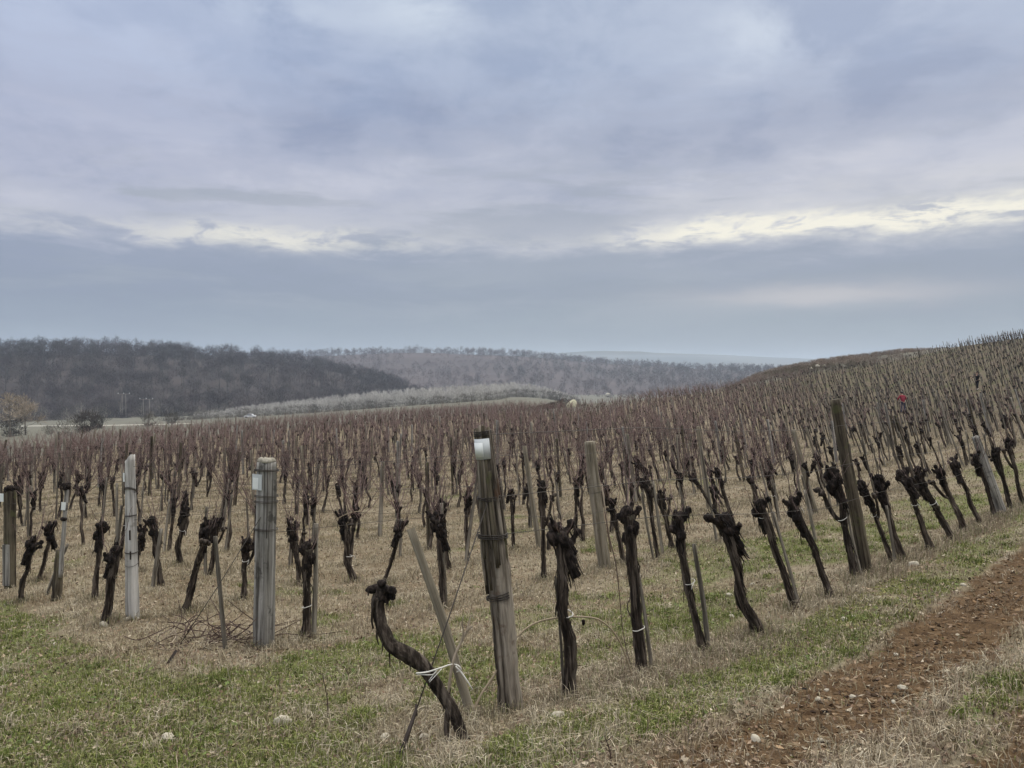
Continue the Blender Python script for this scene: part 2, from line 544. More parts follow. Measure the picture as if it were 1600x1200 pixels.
def height(X, Y, fine=True):
    z = smooth_height(X, Y)
    if fine:
        r = np.hypot(X, Y)
        k = np.clip(r / 6.0, 0.4, 1.0) * (1 - sm(r, 60, 200))
        z = z + 0.05 * k * fbm2(X, Y, 0.45, 3, 1) + 0.034 * fbm2(X, Y, 2.2, 4, 2) * (1 - sm(r, 30, 80))
        m = rut_mask(X, Y)
        near = 1 - sm(r, 14, 26)
        z = z - 0.045 * m + near * (0.050 * m * fbm2(X, Y, 3.2, 3, 3, 0.55) + 0.004 * m * fbm2(X, Y, 14.0, 2, 6) + 0.006 * fbm2(X, Y, 12.0, 2, 4))
    return z

def ground_hit(px, py):
    """point of the ground seen at a pixel of the photograph"""
    x, z = ray(px, py)
    Ys = np.geomspace(1.8, 900, 5000)
    g = height(Ys * x, Ys, True)
    below = z * Ys <= g
    i = int(np.argmax(below)) if below.any() else len(Ys) - 1
    Y = Ys[i]
    return np.array([x * Y, Y, g[i]])
def at(px, py, Y):
    x, z = ray(px, py)
    return np.array([x * Y, Y, z * Y])

def edge_Y(u):
    return np.interp(u, [-1.2, -0.667, -0.5, -0.33, -0.13, 0.0, 0.03, 0.06, 0.11, 0.15, 0.19, 0.33, 0.5, 0.667, 1.0], [44, 51, 64, 81, 101, 110, 98, 92, 92, 100, 114, 116, 128, 142, 150])

def green_mask(X, Y):
    s, t = st(X, Y)
    n = fbm2(X, Y, 0.55, 4, 41) + 0.5 * fbm2(X, Y, 2.3, 3, 42)
    verge = sm(t, -1.15, -0.95) * (1 - sm(t, -0.45, -0.05)) * 0.66 + sm(t, -2.45, -2.3) * (1 - sm(t, -2.1, -1.95)) * 0.45
    lft = (1 - sm(s, -2.1, -0.7)) * 0.95
    rows = sm(t, 0.2, 0.7) * (1 - sm(t, 2.6, 3.4)) * 0.46
    far = sm(X * 0.6 + Y * 0.1, 10, 34) * 0.30
    base = np.maximum.reduce([verge, lft, rows, far, np.full_like(n, 0.10)])
    return sm(n + base * 1.6 - 0.62, -0.25, 0.35)

def build_ground():
    th = np.concatenate([np.linspace(-math.pi, -0.95, 60, endpoint=False), np.linspace(-0.95, 0.95, 700), np.linspace(0.95, math.pi, 61)[1:]])
    rr = np.concatenate([[0.25, 0.6, 1.0], np.geomspace(1.4, 14, 600), np.geomspace(14.1, 40, 150), np.geomspace(41, 480, 150), np.geomspace(500, 26000, 26)])
    TH, RR = np.meshgrid(th, rr)
    X = RR * np.sin(TH); Y = RR * np.cos(TH)
    Z = height(X, Y)
    n, m = X.shape
    V = np.stack([X, Y, Z], -1).reshape(-1, 3)
    i = np.arange(n - 1)[:, None] * m; j = np.arange(m - 1)[None]
    Q = np.stack([i + j, i + m + j, i + m + j + 1, i + j + 1], -1).reshape(-1, 4)
    V = np.concatenate([V, [[0, 0, height(np.array([0.0]), np.array([0.01]))[0]]]])
    c = n * m
    jj = np.arange(m - 1)
    T = np.stack([np.full(m - 1, c), jj, jj + 1], 1)
    g = Geo(); g.add(V, Q, T)
    # R = bare red soil, G = green growth, B = outside the vineyard
    Xf, Yf = V[:, 0], V[:, 1]
    u = Xf / np.maximum(Yf, 0.1)
    out = sm(np.where(Yf > 1, Yf / edge_Y(u), 0), 1.0, 1.06)
    g.C = [np.stack([rut_mask(Xf, Yf), green_mask(Xf, Yf), out], 1)]
    def f(t, b):
        a = t.node('ShaderNodeAttribute', attribute_name='tint').outputs['Color']
        n_ = t.node('ShaderNodeSeparateColor'); t.put(n_.inputs[0], a)
        soil, green, outside = n_.outputs
        p = geo_pos(t)
        n1 = t.noise(p, 1.2, 6, 0.65)
        n2 = t.noise(p, 9.0, 6, 0.7)
        n3 = t.noise(p, 60.0, 6, 0.75)
        nb = t.noise(p, 0.12, 4, 0.6)
        mixn = t.m('ADD', t.m('MULTIPLY', n2, 0.6), t.m('MULTIPLY', n3, 0.4))
        dry = t.ramp(mixn, [(0.30, (0.080, 0.060, 0.040)), (0.46, (0.17, 0.138, 0.092)), (0.58, (0.25, 0.215, 0.150)), (0.72, (0.33, 0.295, 0.22))])
        dry = t.mix(t.sstep(n1, 0.42, 0.66), dry, t.mix(1.0, dry, (0.72, 0.66, 0.60), 'MULTIPLY'))
        grn = t.ramp(mixn, [(0.3, (0.045, 0.052, 0.016)), (0.5, (0.105, 0.118, 0.040)), (0.7, (0.18, 0.185, 0.08))])
        red = t.ramp(mixn, [(0.30, (0.022, 0.014, 0.007)), (0.45, (0.070, 0.043, 0.022)), (0.57, (0.115, 0.074, 0.039)), (0.70, (0.19, 0.135, 0.08))])
        c = t.mix(t.m('MULTIPLY', green, t.sstep(n2, 0.3, 0.55)), dry, grn)
        sl = t.sstep(t.m('ADD', soil, t.m('MULTIPLY', t.m('SUBTRACT', n2, 0.5), 0.9)), 0.25, 0.6)
        c = t.mix(sl, c, red)
        mead = t.ramp(nb, [(0.3, (0.095, 0.094, 0.072)), (0.6, (0.145, 0.14, 0.11)), (0.8, (0.11, 0.107, 0.08))])
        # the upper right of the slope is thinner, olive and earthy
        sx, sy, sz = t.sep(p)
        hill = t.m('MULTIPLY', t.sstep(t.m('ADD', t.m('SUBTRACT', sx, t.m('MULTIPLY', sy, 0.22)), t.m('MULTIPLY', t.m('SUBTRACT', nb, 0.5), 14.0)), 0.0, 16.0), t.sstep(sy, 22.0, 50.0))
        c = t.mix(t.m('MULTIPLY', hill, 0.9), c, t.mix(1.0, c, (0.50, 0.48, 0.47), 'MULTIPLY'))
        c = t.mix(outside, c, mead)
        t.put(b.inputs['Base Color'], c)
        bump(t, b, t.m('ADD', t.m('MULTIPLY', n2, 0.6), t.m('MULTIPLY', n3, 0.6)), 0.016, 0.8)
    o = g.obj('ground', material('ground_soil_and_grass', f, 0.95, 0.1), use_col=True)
    tag(o, kind='structure')
build_ground()
# ------------------------------------------------------------------ valley, wooded hills, far hills
def hill_strip(name, x0, x1, r0, r1, prof, mat, nx=160, nr=50, z0=VALLEY - 6, back=1.25, mass=None):
    """a hill between two distances; prof gives the skyline row for each pixel column"""
    cols = np.linspace(x0, x1, nx)
    xs, zs = ray(cols, prof(cols))
    rows = np.concatenate([np.linspace(0, 1, nr), 1 + np.linspace(0.04, 1, 14)])
    A = np.arctan(xs)
    V = []
    for k in rows:
        if k <= 1:
            r = r0 + (r1 - r0) * k
            w = 0.5 - 0.5 * math.cos(math.pi * min(1, k * 0.98 + 0.02)) if k > 0 else 0
            w = 0.55 * w + 0.45 * k
        else:
            r = r1 * (1 + (back - 1) * (k - 1)); w = 1 - sm(k - 1, 0, 1)
        X = np.sin(A) * r; Y = np.cos(A) * r
        top = zs * r1 * np.cos(A)
        z = z0 + (top - z0) * w
        z = z + (r1 - r0) * 0.018 * fbm2(X, Y, 2.2 / (r1 - r0) * 2, 3, 61) * min(1, 4 * k * abs(1.001 - k) + 0.15)
        V.append(np.stack([X, Y, z], 1))
    V = np.stack(V)
    n, m = V.shape[:2]
    i = np.arange(n - 1)[:, None] * m; j = np.arange(m - 1)[None]
    Q = np.stack([i + j, i + j + 1, i + m + j + 1, i + m + j], -1).reshape(-1, 4)
    g = Geo(); g.add(V.reshape(-1, 3), Q)
    o = g.obj(name, mat)
    tag(o, kind='structure')
    return V

def floor_mat(name, c0, c1, sc):
    def f(t, b):
        n = t.noise(geo_pos(t), sc, 5, 0.65)
        t.put(b.inputs['Base Color'], t.ramp(n, [(0.35, c0), (0.65, c1)]))
    return material(name, f, 0.95, 0.1)
M['woodfloor'] = floor_mat('wood_floor_leaves', (0.035, 0.028, 0.027), (0.06, 0.048, 0.045), 0.02)
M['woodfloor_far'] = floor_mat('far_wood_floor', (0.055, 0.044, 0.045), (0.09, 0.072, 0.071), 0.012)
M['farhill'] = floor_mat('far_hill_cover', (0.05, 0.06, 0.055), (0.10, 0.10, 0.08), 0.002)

prof1 = lambda c: np.interp(c, [-700, -300, 0, 150, 250, 380, 450, 500, 560, 610, 650, 720], [562, 556, 552, 553, 556, 564, 570, 576, 590, 606, 625, 650])
prof2 = lambda c: np.interp(c, [-300, 200, 400, 470, 620, 800, 880, 930, 1000, 1100, 1200, 1300, 1500, 1800], [562, 560, 559, 557, 551, 557, 562, 566, 571, 577, 581, 584, 590, 600])
prof3 = lambda c: np.interp(c, [300, 800, 930, 1000, 1020, 1120, 1300, 1500, 1900], [570, 556, 548, 549, 551, 554, 562, 568, 574])
H1 = hill_strip('wooded_hill', -700, 730, 455, 760, prof1, M['woodfloor'])
H2 = hill_strip('far_wooded_hill', -300, 1700, 820, 1450, prof2, M['woodfloor_far'])
hill_strip('far_hill', 250, 1900, 3000, 4600, prof3, M['farhill'], 80, 20, back=1.4)

def tree_proto(seed, h=14.0, cr=4.5, base=0.3, twigs=170, limbs=7, tw=0.16, tl=1.5, trunk=0.20, sides=4, upright=0.5, ellip=1.0, ctr=None, ccol=None):
    """bare winter tree: tapered trunk, limbs, and a cloud of twig sprays whose outline is lobed"""
    r = np.random.default_rng(seed)
    g = Geo()
    tcol = np.array(ctr if ctr is not None else (0.17, 0.15, 0.13)); ccol = np.array(ccol if ccol is not None else (0.105, 0.085, 0.078))
    lean = r.normal(0, 0.03, 2)
    P = [np.array([lean[0] * z * h, lean[1] * z * h, z * h]) for z in (-0.03, 0.15, 0.35, 0.6, 0.85)]
    add_tube(g, P, np.array([1.25, 1.0, 0.8, 0.5, 0.15]) * trunk, sides, col=tcol, cap=False)
    lobes = []
    for k in range(limbs):
        z0 = h * (base + (0.72 - base) * (k + r.random() * 0.7) / limbs)
        a = k * 2.4 + r.random()
        L = cr * (0.55 + 0.5 * r.random()) * (1.05 - 0.5 * (k / limbs))
        p0 = np.array([lean[0] * z0, lean[1] * z0, z0])
        e = p0 + np.array([math.cos(a) * L, math.sin(a) * L, L * (0.45 + upright * r.random())])
        e[2] = min(e[2], h * 0.93)
        mid = (p0 + e) / 2 + np.array([0, 0, -0.08 * L])
        if sides > 3 or k % 2 == 0:
            add_tube(g, [p0, mid, e], np.array([0.5, 0.33, 0.12]) * trunk, 3, col=tcol * 0.85, cap=False)
        lobes.append((e, cr * (0.38 + 0.2 * r.random())))
    lobes.append((np.array([lean[0] * h, lean[1] * h, h * 0.86]), cr * 0.45))
    if base < 0.1:
        for k in range(5):
            a = k * 1.26 + r.random()
            lobes.append((np.array([math.cos(a) * cr * 0.45, math.sin(a) * cr * 0.45, h * 0.22]), cr * 0.42))
    n = twigs
    li = r.integers(0, len(lobes), n)
    C = np.array([l[0] for l in lobes])[li]; S = np.array([l[1] for l in lobes])[li]
    d = r.normal(size=(n, 3)); d /= np.linalg.norm(d, axis=1)[:, None]
    p = C + d * (S * r.random(n) ** 0.45)[:, None] * np.array([1, 1, 0.85 * ellip])
    p[:, 2] = np.clip(p[:, 2], h * base * 0.8, h * 1.02)
    dirn = d * 0.8 + r.normal(0, 0.45, (n, 3)) + np.array([0, 0, 0.75])
    dirn /= np.linalg.norm(dirn, axis=1)[:, None]
    side = np.cross(dirn, r.normal(size=(n, 3))); side /= np.linalg.norm(side, axis=1)[:, None]
    L = tl * (0.6 + 0.8 * r.random(n)); W = tw * (0.6 + 0.8 * r.random(n))
    a = p - dirn * (L * 0.4)[:, None]; b = p + dirn * (L * 0.6)[:, None]
    V = np.stack([a + side * (W * .3)[:, None], a - side * (W * .3)[:, None], p - side * (W * .5)[:, None] , b, p + side * (W * .5)[:, None]], 1)
    # two triangles a spray: a thin kite
    idx = np.arange(n)[:, None] * 5
    T = np.concatenate([idx + np.array([[0, 1, 3]]), idx + np.array([[2, 3, 4]])], 0)
    shade = (0.75 + 0.5 * r.random(n))[:, None, None]
    g.add(V.reshape(-1, 3), None, T, 0, (np.ones((n, 5, 3)) * ccol * shade).reshape(-1, 3))
    V = np.concatenate(g.V); Cc = np.concatenate(g.C)
    Q = np.concatenate([q for q, _ in g.Q]); T = np.concatenate([t for t, _ in g.T])
    return V, Q, T, Cc

def scatter(g, protos, P, sc, tint, rr=rng):
    """joins transformed copies of prototypes into one Geo"""
    which = rr.integers(0, len(protos), len(P))
    yaw = rr.random(len(P)) * 6.283
    for k, (v, q, t, c) in enumerate(protos):
        ii = np.where(which == k)[0]
        if not len(ii): continue
        ca, sa = np.cos(yaw[ii])[:, None], np.sin(yaw[ii])[:, None]
        s = sc[ii][:, None]
        X = (v[None, :, 0] * ca - v[None, :, 1] * sa) * s + P[ii, 0][:, None]
        Y = (v[None, :, 0] * sa + v[None, :, 1] * ca) * s + P[ii, 1][:, None]
        Z = v[None, :, 2] * s + P[ii, 2][:, None]
        VV = np.stack([X, Y, Z], -1)
        off = (np.arange(len(ii)) * len(v))[:, None, None]
        CC = c[None] * tint[ii][:, None, :]
        g.add(VV.reshape(-1, 3), (q[None] + off).reshape(-1, 4) if len(q) else None, (t[None] + off).reshape(-1, 3), 0, CC.reshape(-1, 3))

def grid_points(Vg, n, r, rows=None):
    """n random points on a strip mesh, biased evenly in area"""
    a = rows[0] if rows else 0; b = rows[1] if rows else Vg.shape[0] - 1
    i = a + r.random(n * 2) * (b - a - 1e-3); j = r.random(n * 2) * (Vg.shape[1] - 1 - 1e-3)
    i0 = i.astype(int); j0 = j.astype(int); fi = (i - i0)[:, None]; fj = (j - j0)[:, None]
    P = (Vg[i0, j0] * (1 - fi) * (1 - fj) + Vg[i0 + 1, j0] * fi * (1 - fj) + Vg[i0, j0 + 1] * (1 - fi) * fj + Vg[i0 + 1, j0 + 1] * fi * fj)
    rad = np.hypot(P[:, 0], P[:, 1])
    keep = r.random(len(P)) < rad / rad.max()
    return P[keep][:n], i[keep][:n]

def in_view(P, mx=0.95):
    return (np.abs(P[:, 0]) < mx * P[:, 1])

def build_woods():
    r = np.random.default_rng(5)
    near = [tree_proto(100 + k, 13 + 1.5 * (k % 3), 4.2 + 0.5 * (k % 2), 0.34, 210, 8, 0.17, 1.7, 0.19) for k in range(5)]
    tall = [tree_proto(130 + k, 15, 3.0, 0.45, 120, 7, 0.12, 1.5, 0.17, 4, 0.9, 1.2, (0.36, 0.33, 0.28), (0.13, 0.115, 0.10)) for k in range(4)]
    P, i = grid_points(H1, 3000, r)
    k = in_view(P); P, i = P[k], i[k]
    g = Geo()
    clump = fbm2(P[:, 0], P[:, 1], 0.02, 3, 71)
    tint = np.clip(0.54 + 0.26 * clump + r.normal(0, 0.10, len(P)), 0.3, 1.4)[:, None] * np.array([[0.88, 0.84, 0.97]]) + r.normal(0, 0.02, (len(P), 3))
    P[:, 2] -= 0.4
    scatter(g, near, P, 0.8 + 0.4 * r.random(len(P)), np.clip(tint, 0.3, 2), r)
    # the wood's edge: taller pale stems
    Q, _ = grid_points(H1, 380, r, (0, 5))
    Q = Q[in_view(Q)]
    scatter(g, tall, Q, 0.7 + 0.5 * r.random(len(Q)), np.clip(1 + r.normal(0, 0.2, (len(Q), 1)), 0.5, 1.5) * np.ones((1, 3)), r)
    low1 = [tree_proto(145 + k, 9, 4.0, 0.04, 200, 9, 0.17, 1.5, 0.15) for k in range(3)]
    L, _ = grid_points(H1, 620, r, (45, 53))
    L = L[in_view(L)]; L[:, 2] -= 0.5
    scatter(g, low1, L, 0.7 + 0.5 * r.random(len(L)), np.clip(0.56 + r.normal(0, 0.10, (len(L), 1)), 0.3, 1.5) * np.array([[0.88, 0.84, 0.97]]), r)
    o = g.obj('woods', M['brush'], smooth=False, use_col=True)
    tag(o, 'dark leafless wood covering the near hill on the left', 'woods', kind='stuff')
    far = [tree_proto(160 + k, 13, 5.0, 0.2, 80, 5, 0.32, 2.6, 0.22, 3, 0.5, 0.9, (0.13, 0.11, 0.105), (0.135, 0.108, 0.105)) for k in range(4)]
    P, i = grid_points(H2, 5200, r)
    k = in_view(P, 0.8); P, i = P[k], i[k]
    clump = fbm2(P[:, 0], P[:, 1], 0.008, 3, 81)
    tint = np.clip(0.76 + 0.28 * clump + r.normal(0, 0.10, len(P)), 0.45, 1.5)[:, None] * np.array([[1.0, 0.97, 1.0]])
    g = Geo()
    low = clump > 0.25
    s = 0.7 + 0.35 * r.random(len(P)); s[low] *= 0.55
    s[i > 42] *= 1.12
    P[:, 2] -= 0.5
    scatter(g, far, P, s, tint, r)
    # skyline trees stand apart
    ridge = H2[48:51].reshape(-1, 3)
    sel = ridge[r.integers(0, len(ridge), 330)] + r.normal(0, 6, (330, 3)) * np.array([1, 1, 0])
    cols = CX + F_PX * sel[:, 0] / sel[:, 1]
    sel = sel[(cols > 440) & (cols < 930) & (fbm2(sel[:, 0], sel[:, 1], 0.03, 2, 93) > -0.12)]
    sel[:, 2] -= 0.8
    sky = [tree_proto(190 + k, 17, 4.6, 0.3, 60, 7, 0.28, 2.6, 0.26, 4, 0.8, 1.0, (0.075, 0.065, 0.06), (0.08, 0.068, 0.066)) for k in range(4)]
    scatter(g, sky, sel, 0.35 + 0.75 * r.random(len(sel)), np.ones((len(sel), 3)), r)
    # dark stands among the paler scrub below the crest
    n = 420
    cc = r.uniform(780, 1230, n); x, _ = ray(cc, cc)
    rad = r.uniform(1050, 1400, n); a = np.arctan(x)
    J = np.clip((cc + 300) / 2000 * (H2.shape[1] - 1), 0, H2.shape[1] - 1).astype(int)
    I = np.clip((rad - 820) / 630 * 49, 0, 49).astype(int)
    D = H2[I, J] + r.normal(0, 8, (n, 3)) * np.array([1, 1, 0]); D[:, 2] -= 0.8
    dk = [tree_proto(210 + k, 17, 4.4, 0.12, 90, 6, 0.42, 2.6, 0.26, 3, 0.8, 1.1, (0.06, 0.055, 0.05), (0.072, 0.066, 0.064)) for k in range(3)]
    w = fbm2(D[:, 0], D[:, 1], 0.012, 2, 91) > 0.0
    scatter(g, dk, D[w], 0.7 + 0.4 * r.random(w.sum()), np.ones((w.sum(), 3)), r)
    low2 = [tree_proto(175 + k, 8, 5.0, 0.03, 80, 6, 0.32, 2.2, 0.2, 3, 0.5, 0.9, (0.13, 0.11, 0.105), (0.12, 0.097, 0.095)) for k in range(3)]
    L, _ = grid_points(H2, 900, r, (46, 52))
    L = L[in_view(L, 0.8)]; L[:, 2] -= 0.5
    scatter(g, low2, L, 0.6 + 0.6 * r.random(len(L)), np.clip(0.78 + r.normal(0, 0.12, (len(L), 1)), 0.5, 1.5) * np.ones((1, 3)), r)
    o = g.obj('far_woods', M['brush'], smooth=False, use_col=True)
    tag(o, 'hazy leafless wood over the farther hill in the middle', 'woods', kind='stuff')
build_woods()

def build_saplings():
    r = np.random.default_rng(15)
    g = Geo()
    thin = [tree_proto(230 + k, 8.5, 1.5, 0.15, 70, 6, 0.11, 1.5, 0.09, 3, 1.4, 1.3, (0.44, 0.43, 0.405), (0.50, 0.485, 0.46)) for k in range(4)]
    bush = [tree_proto(240 + k, 4.5, 2.3, 0.05, 110, 7, 0.11, 1.2, 0.07, 3, 0.8, 0.9, (0.16, 0.15, 0.135), (0.175, 0.165, 0.145)) for k in range(4)]
    base_row = lambda c: np.interp(c, [240, 395, 480, 560, 640, 740, 830, 910], [659, 651, 646, 640, 634, 628, 621, 614])
    def front(cs):
        cc = np.linspace(240, 910, 60)
        d = np.array([ground_hit(a_, b_)[1] for a_, b_ in zip(cc, base_row(cc))])
        d = np.convolve(np.pad(d, 3, mode='edge'), np.ones(7) / 7, 'valid')
        return np.interp(cs, cc, np.minimum(d, 420))
    n = 1350
    c = r.uniform(300, 905, n)
    Y = front(c) + 3 + r.random(n) ** 1.2 * np.interp(c, [380, 560, 740, 910], [24, 40, 45, 40])
    x, _ = ray(c, c)
    P = np.stack([x * Y, Y, height(x * Y, Y, False) - 0.2], 1)
    t = np.clip(1 + r.normal(0, 0.14, (n, 1)), 0.6, 1.5) * np.array([[1, 1, 1.0]])
    sc = np.interp(c, [300, 390, 480, 620, 800, 860, 905], [0.45, 0.7, 0.9, 1.05, 0.95, 0.75, 0.4]) * (0.75 + 0.4 * r.random(n)) * Y / 400
    scatter(g, thin, P, sc, t, r)
    m = 330
    c = r.uniform(250, 905, m); x, _ = ray(c, c)
    Y = front(c) + r.normal(0, 4, m)
    P = np.stack([x * Y, Y, height(x * Y, Y, False) - 0.2], 1)
    t = np.clip(0.95 + r.normal(0, 0.22, (m, 1)), 0.5, 1.5) * np.ones((1, 3))
    scatter(g, bush, P, (0.5 + 0.7 * r.random(m) ** 1.5) * Y / 400, t, r)
    o = g.obj('sapling_thicket', M['brush'], smooth=False, use_col=True)
    tag(o, 'pale grey thicket of young bare trees at the foot of the hills', 'thicket', kind='stuff')
build_saplings()

# ---- single trees and shrubs in the valley, left
def valley_tree(name, px, py, seed, h, label, cat, tcol, ccol, cr=0.4, base=0.25, twigs=420, tw=0.10, tl=0.9, group=None, limbs=9):
    p = ground_hit(px, py)
    root = empty(name, p, label, cat, group)
    v, q, t, c = tree_proto(seed, h, h * cr, base, twigs, limbs, tw, tl, h * 0.018, 5, 0.7, 0.95, tcol, ccol)
    # the tubes come first: they are the trunk and limbs
    nq = q.max() + 1
    g = Geo(); g.add(v[:nq], q, None, 0, c[:nq]); g.obj('trunk', M['brush'], root, use_col=True)
    tt = t[(t >= nq).all(1)] - nq
    g = Geo(); g.add(v[nq:], None, tt, 0, c[nq:]); g.obj('crown', M['brush'], root, smooth=False, use_col=True)
    return root
valley_tree('bare_tree', 16, 683, 301, 9.2, 'tawny round-crowned bare tree at the far left beyond the vineyard', 'tree', (0.14, 0.12, 0.10), (0.32, 0.27, 0.21), 0.42, 0.22, 900, 0.13, 1.0)
valley_tree('bare_tree', 40, 680, 303, 7.6, 'smaller tawny bare tree beside the round-crowned one at far left', 'tree', (0.14, 0.12, 0.10), (0.30, 0.25, 0.20), 0.38, 0.22, 700, 0.13, 1.0)
valley_tree('dark_shrub', 132, 678, 305, 4.0, 'dark dense shrub by the valley track, below the wood', 'shrub', (0.07, 0.06, 0.055), (0.085, 0.075, 0.07), 0.55, 0.04, 900, 0.12, 0.8)
valley_tree('dark_shrub', 152, 671, 306, 3.4, 'smaller dark shrub just right of the dense one by the track', 'shrub', (0.07, 0.06, 0.055), (0.08, 0.072, 0.066), 0.52, 0.04, 700, 0.12, 0.8)
valley_tree('dark_shrub', 18, 682, 307, 3.4, 'low dark shrub at the foot of the tawny tree', 'shrub', (0.06, 0.055, 0.05), (0.075, 0.066, 0.06), 0.8, 0.02, 800, 0.12, 0.8)
valley_tree('grey_shrub', 232, 668, 308, 3.3, 'grey shrub on the track edge below the twin power poles', 'shrub', (0.12, 0.11, 0.10), (0.15, 0.138, 0.12), 0.5, 0.04, 340, 0.10, 0.8)
valley_tree('grey_shrub', 268, 664, 309, 2.8, 'grey shrub at the track end, right of the power poles', 'shrub', (0.08, 0.07, 0.06), (0.10, 0.09, 0.08), 0.55, 0.04, 340, 0.10, 0.8)
valley_tree('grey_shrub', 78, 679, 310, 1.8, 'small grey shrub on the pale meadow between tawny tree and dark shrub', 'shrub', (0.12, 0.11, 0.10), (0.135, 0.125, 0.105), 0.7, 0.04, 240, 0.09, 0.6)
valley_tree('grey_shrub', 106, 684, 311, 2.4, 'wide grey shrub on the meadow just left of the dark shrub', 'shrub', (0.12, 0.11, 0.10), (0.14, 0.13, 0.11), 0.8, 0.04, 280, 0.09, 0.6)

# ---- track across the valley
def build_track():
    cols = np.linspace(24, 305, 90)
    rows = np.interp(cols, [24, 120, 225, 305], [666, 665.5, 664, 662])
    C = np.array([ground_hit(c, r_) for c, r_ in zip(cols, rows)])
    C[:, 1] = np.convolve(np.pad(C[:, 1], 8, mode='edge'), np.ones(17) / 17, 'valid')
    x, _ = ray(cols, rows); C[:, 0] = x * C[:, 1]
    V = []
    for w in np.linspace(-3.6, 3.6, 7):
        X, Y = C[:, 0], C[:, 1] + w
        V.append(np.stack([X, Y, height(X, Y) + 0.10 - 0.02 * abs(w) / 3.6], 1))
    V = np.stack(V); n, m = V.shape[:2]
    i = np.arange(n - 1)[:, None] * m; j = np.arange(m - 1)[None]
    Q = np.stack([i + j, i + j + 1, i + m + j + 1, i + m + j], -1).reshape(-1, 4)
    g = Geo(); g.add(V.reshape(-1, 3), Q)
    o = g.obj('road', floor_mat('pale_track_gravel', (0.42, 0.40, 0.35), (0.52, 0.50, 0.44), 0.3))
    tag(o, kind='structure')
build_track()

# ---- power poles: two wooden legs, a cross-arm, pale insulators
M['pole'] = material('pole_wood', plain((0.23, 0.215, 0.195), var=0.2, sc=1.0), 0.8, 0.2)
M['insul'] = material('pale_insulator', plain((0.62, 0.63, 0.64), var=0.1, sc=1.0), 0.4, 0.5)
def power_pole(px, py, Y, gap, h, arm, label):
    x, z = ray(px, py)
    p = np.array([x * Y, Y, height(np.array([x * Y]), np.array([Y]))[0]])
    root = empty('power_pole', p, label, 'power pole', 'twin-legged power poles in front of the wood')
    for s in (-1, 1):
        g = Geo(); add_tube(g, [(s * gap / 2, 0, -0.5), (s * gap / 2, 0, h * .5), (s * gap / 2 * 0.97, 0, h)], [0.17, 0.15, 0.12], 10)
        g.obj('leg', M['pole'], root)
    g = Geo(); add_box(g, (0, -0.16, h - 0.25), (arm, 0.14, 0.2)); g.obj('cross_arm', M['pole'], root, smooth=False)
    for k in np.linspace(-0.46, 0.46, 3):
        g = Geo()
        prof = [(0.03, 0), (0.10, 0.08), (0.17, 0.14), (0.08, 0.22), (0.16, 0.30), (0.07, 0.40), (0.02, 0.46)]
        add_tube(g, [(k * arm, -0.16, h - 0.14 + b * 1.4) for a, b in prof], [a * 1.5 for a, b in prof], 10)
        g.obj('insulator', M['insul'], root)
    return root
power_pole(194, 663, 418, 2.0, 13.2, 6.6, 'taller twin-legged power pole with white insulators before the wood, left')
power_pole(229, 661, 415, 3.4, 10.0, 7.4, 'wider twin-legged power pole with pale cross-arm before the wood, right')

# ---- small white car by the thicket
def build_car(px, py):
    for k in range(14):          # the farthest ground still seen near that row
        p = ground_hit(px, py - 0.5 * k)
        if p[1] > 270: break
    root = empty('parked_car', p, 'small white car parked by the pale thicket edge', 'car')
    root.rotation_euler = (0, 0, R(8))
    white = material('white_car_paint', plain((0.72, 0.73, 0.74), var=0.05, sc=1), 0.35, 0.5)
    glass = material('car_glass', plain((0.03, 0.035, 0.04), var=0.1, sc=1), 0.1, 0.5)
    rubber = material('tyre_rubber', plain((0.02, 0.02, 0.02), var=0.1, sc=4), 0.9, 0.2)
    steel = material('wheel_rim', plain((0.4, 0.4, 0.41), var=0.1, sc=4, metal=0.7), 0.4, 0.5)
    lampm = material('car_lamp', plain((0.7, 0.7, 0.68), var=0.1, sc=4), 0.2, 0.5)
    prof = [(-2.05, .35), (-2.1, .62), (-1.95, .86), (-1.55, .93), (-1.35, .96), (-0.75, 1.40), (0.55, 1.43), (1.25, .98), (1.75, .88), (2.05, .72), (2.08, .35)]
    g = Geo(); v = []
    for w, f in ((-0.84, 1), (0.84, 1)):
        for x, z in prof:
            v.append((x, w * (0.80 if z > 1.1 else 1.0), z))
    n = len(prof)
    qs = [[i, i + 1, n + i + 1, n + i] for i in range(n - 1)] + [[n - 1, 0, n, 2 * n - 1]]
    ts = []
    for o_, fl in ((0, 1), (n, -1)):
        for a in range(1, n - 1):
            ts.append([o_, o_ + a, o_ + a + 1][::fl])
    g.add(v, qs, ts); g.obj('body', white, root, smooth=False)
    for sg in (-1, 1):
        g = Geo(); g.add([(-1.2, sg * 0.80, 0.99), (1.1, sg * 0.80, 0.99), (0.5, sg * 0.70, 1.36), (-0.72, sg * 0.70, 1.36)], [[0, 1, 2, 3]])
        v, q, t = g.V[0], g.Q[0][0], None
        w = Geo(); w.add(np.concatenate([v + [0, sg * 0.02, 0], v - [0, sg * 0.02, 0]]), [[0, 1, 2, 3], [7, 6, 5, 4], [0, 1, 5, 4], [1, 2, 6, 5], [2, 3, 7, 6], [3, 0, 4, 7]])
        w.obj('window', glass, root, smooth=False)
        for x in (-1.3, 1.32):
            g = Geo(); add_tube(g, [(x, sg * 0.68, 0.32), (x, sg * 0.86, 0.32)], 0.32, 18); wo = g.obj('wheel', rubber, root)
            g = Geo(); add_tube(g, [(x, sg * 0.85, 0.32), (x, sg * 0.875, 0.32)], 0.19, 14); g.obj('rim', steel, wo)
        g = Geo(); add_tube(g, [(2.02, sg * 0.6, 0.66), (2.10, sg * 0.6, 0.66)], 0.11, 12); g.obj('headlight', lampm, root)
build_car(391, 657.5)
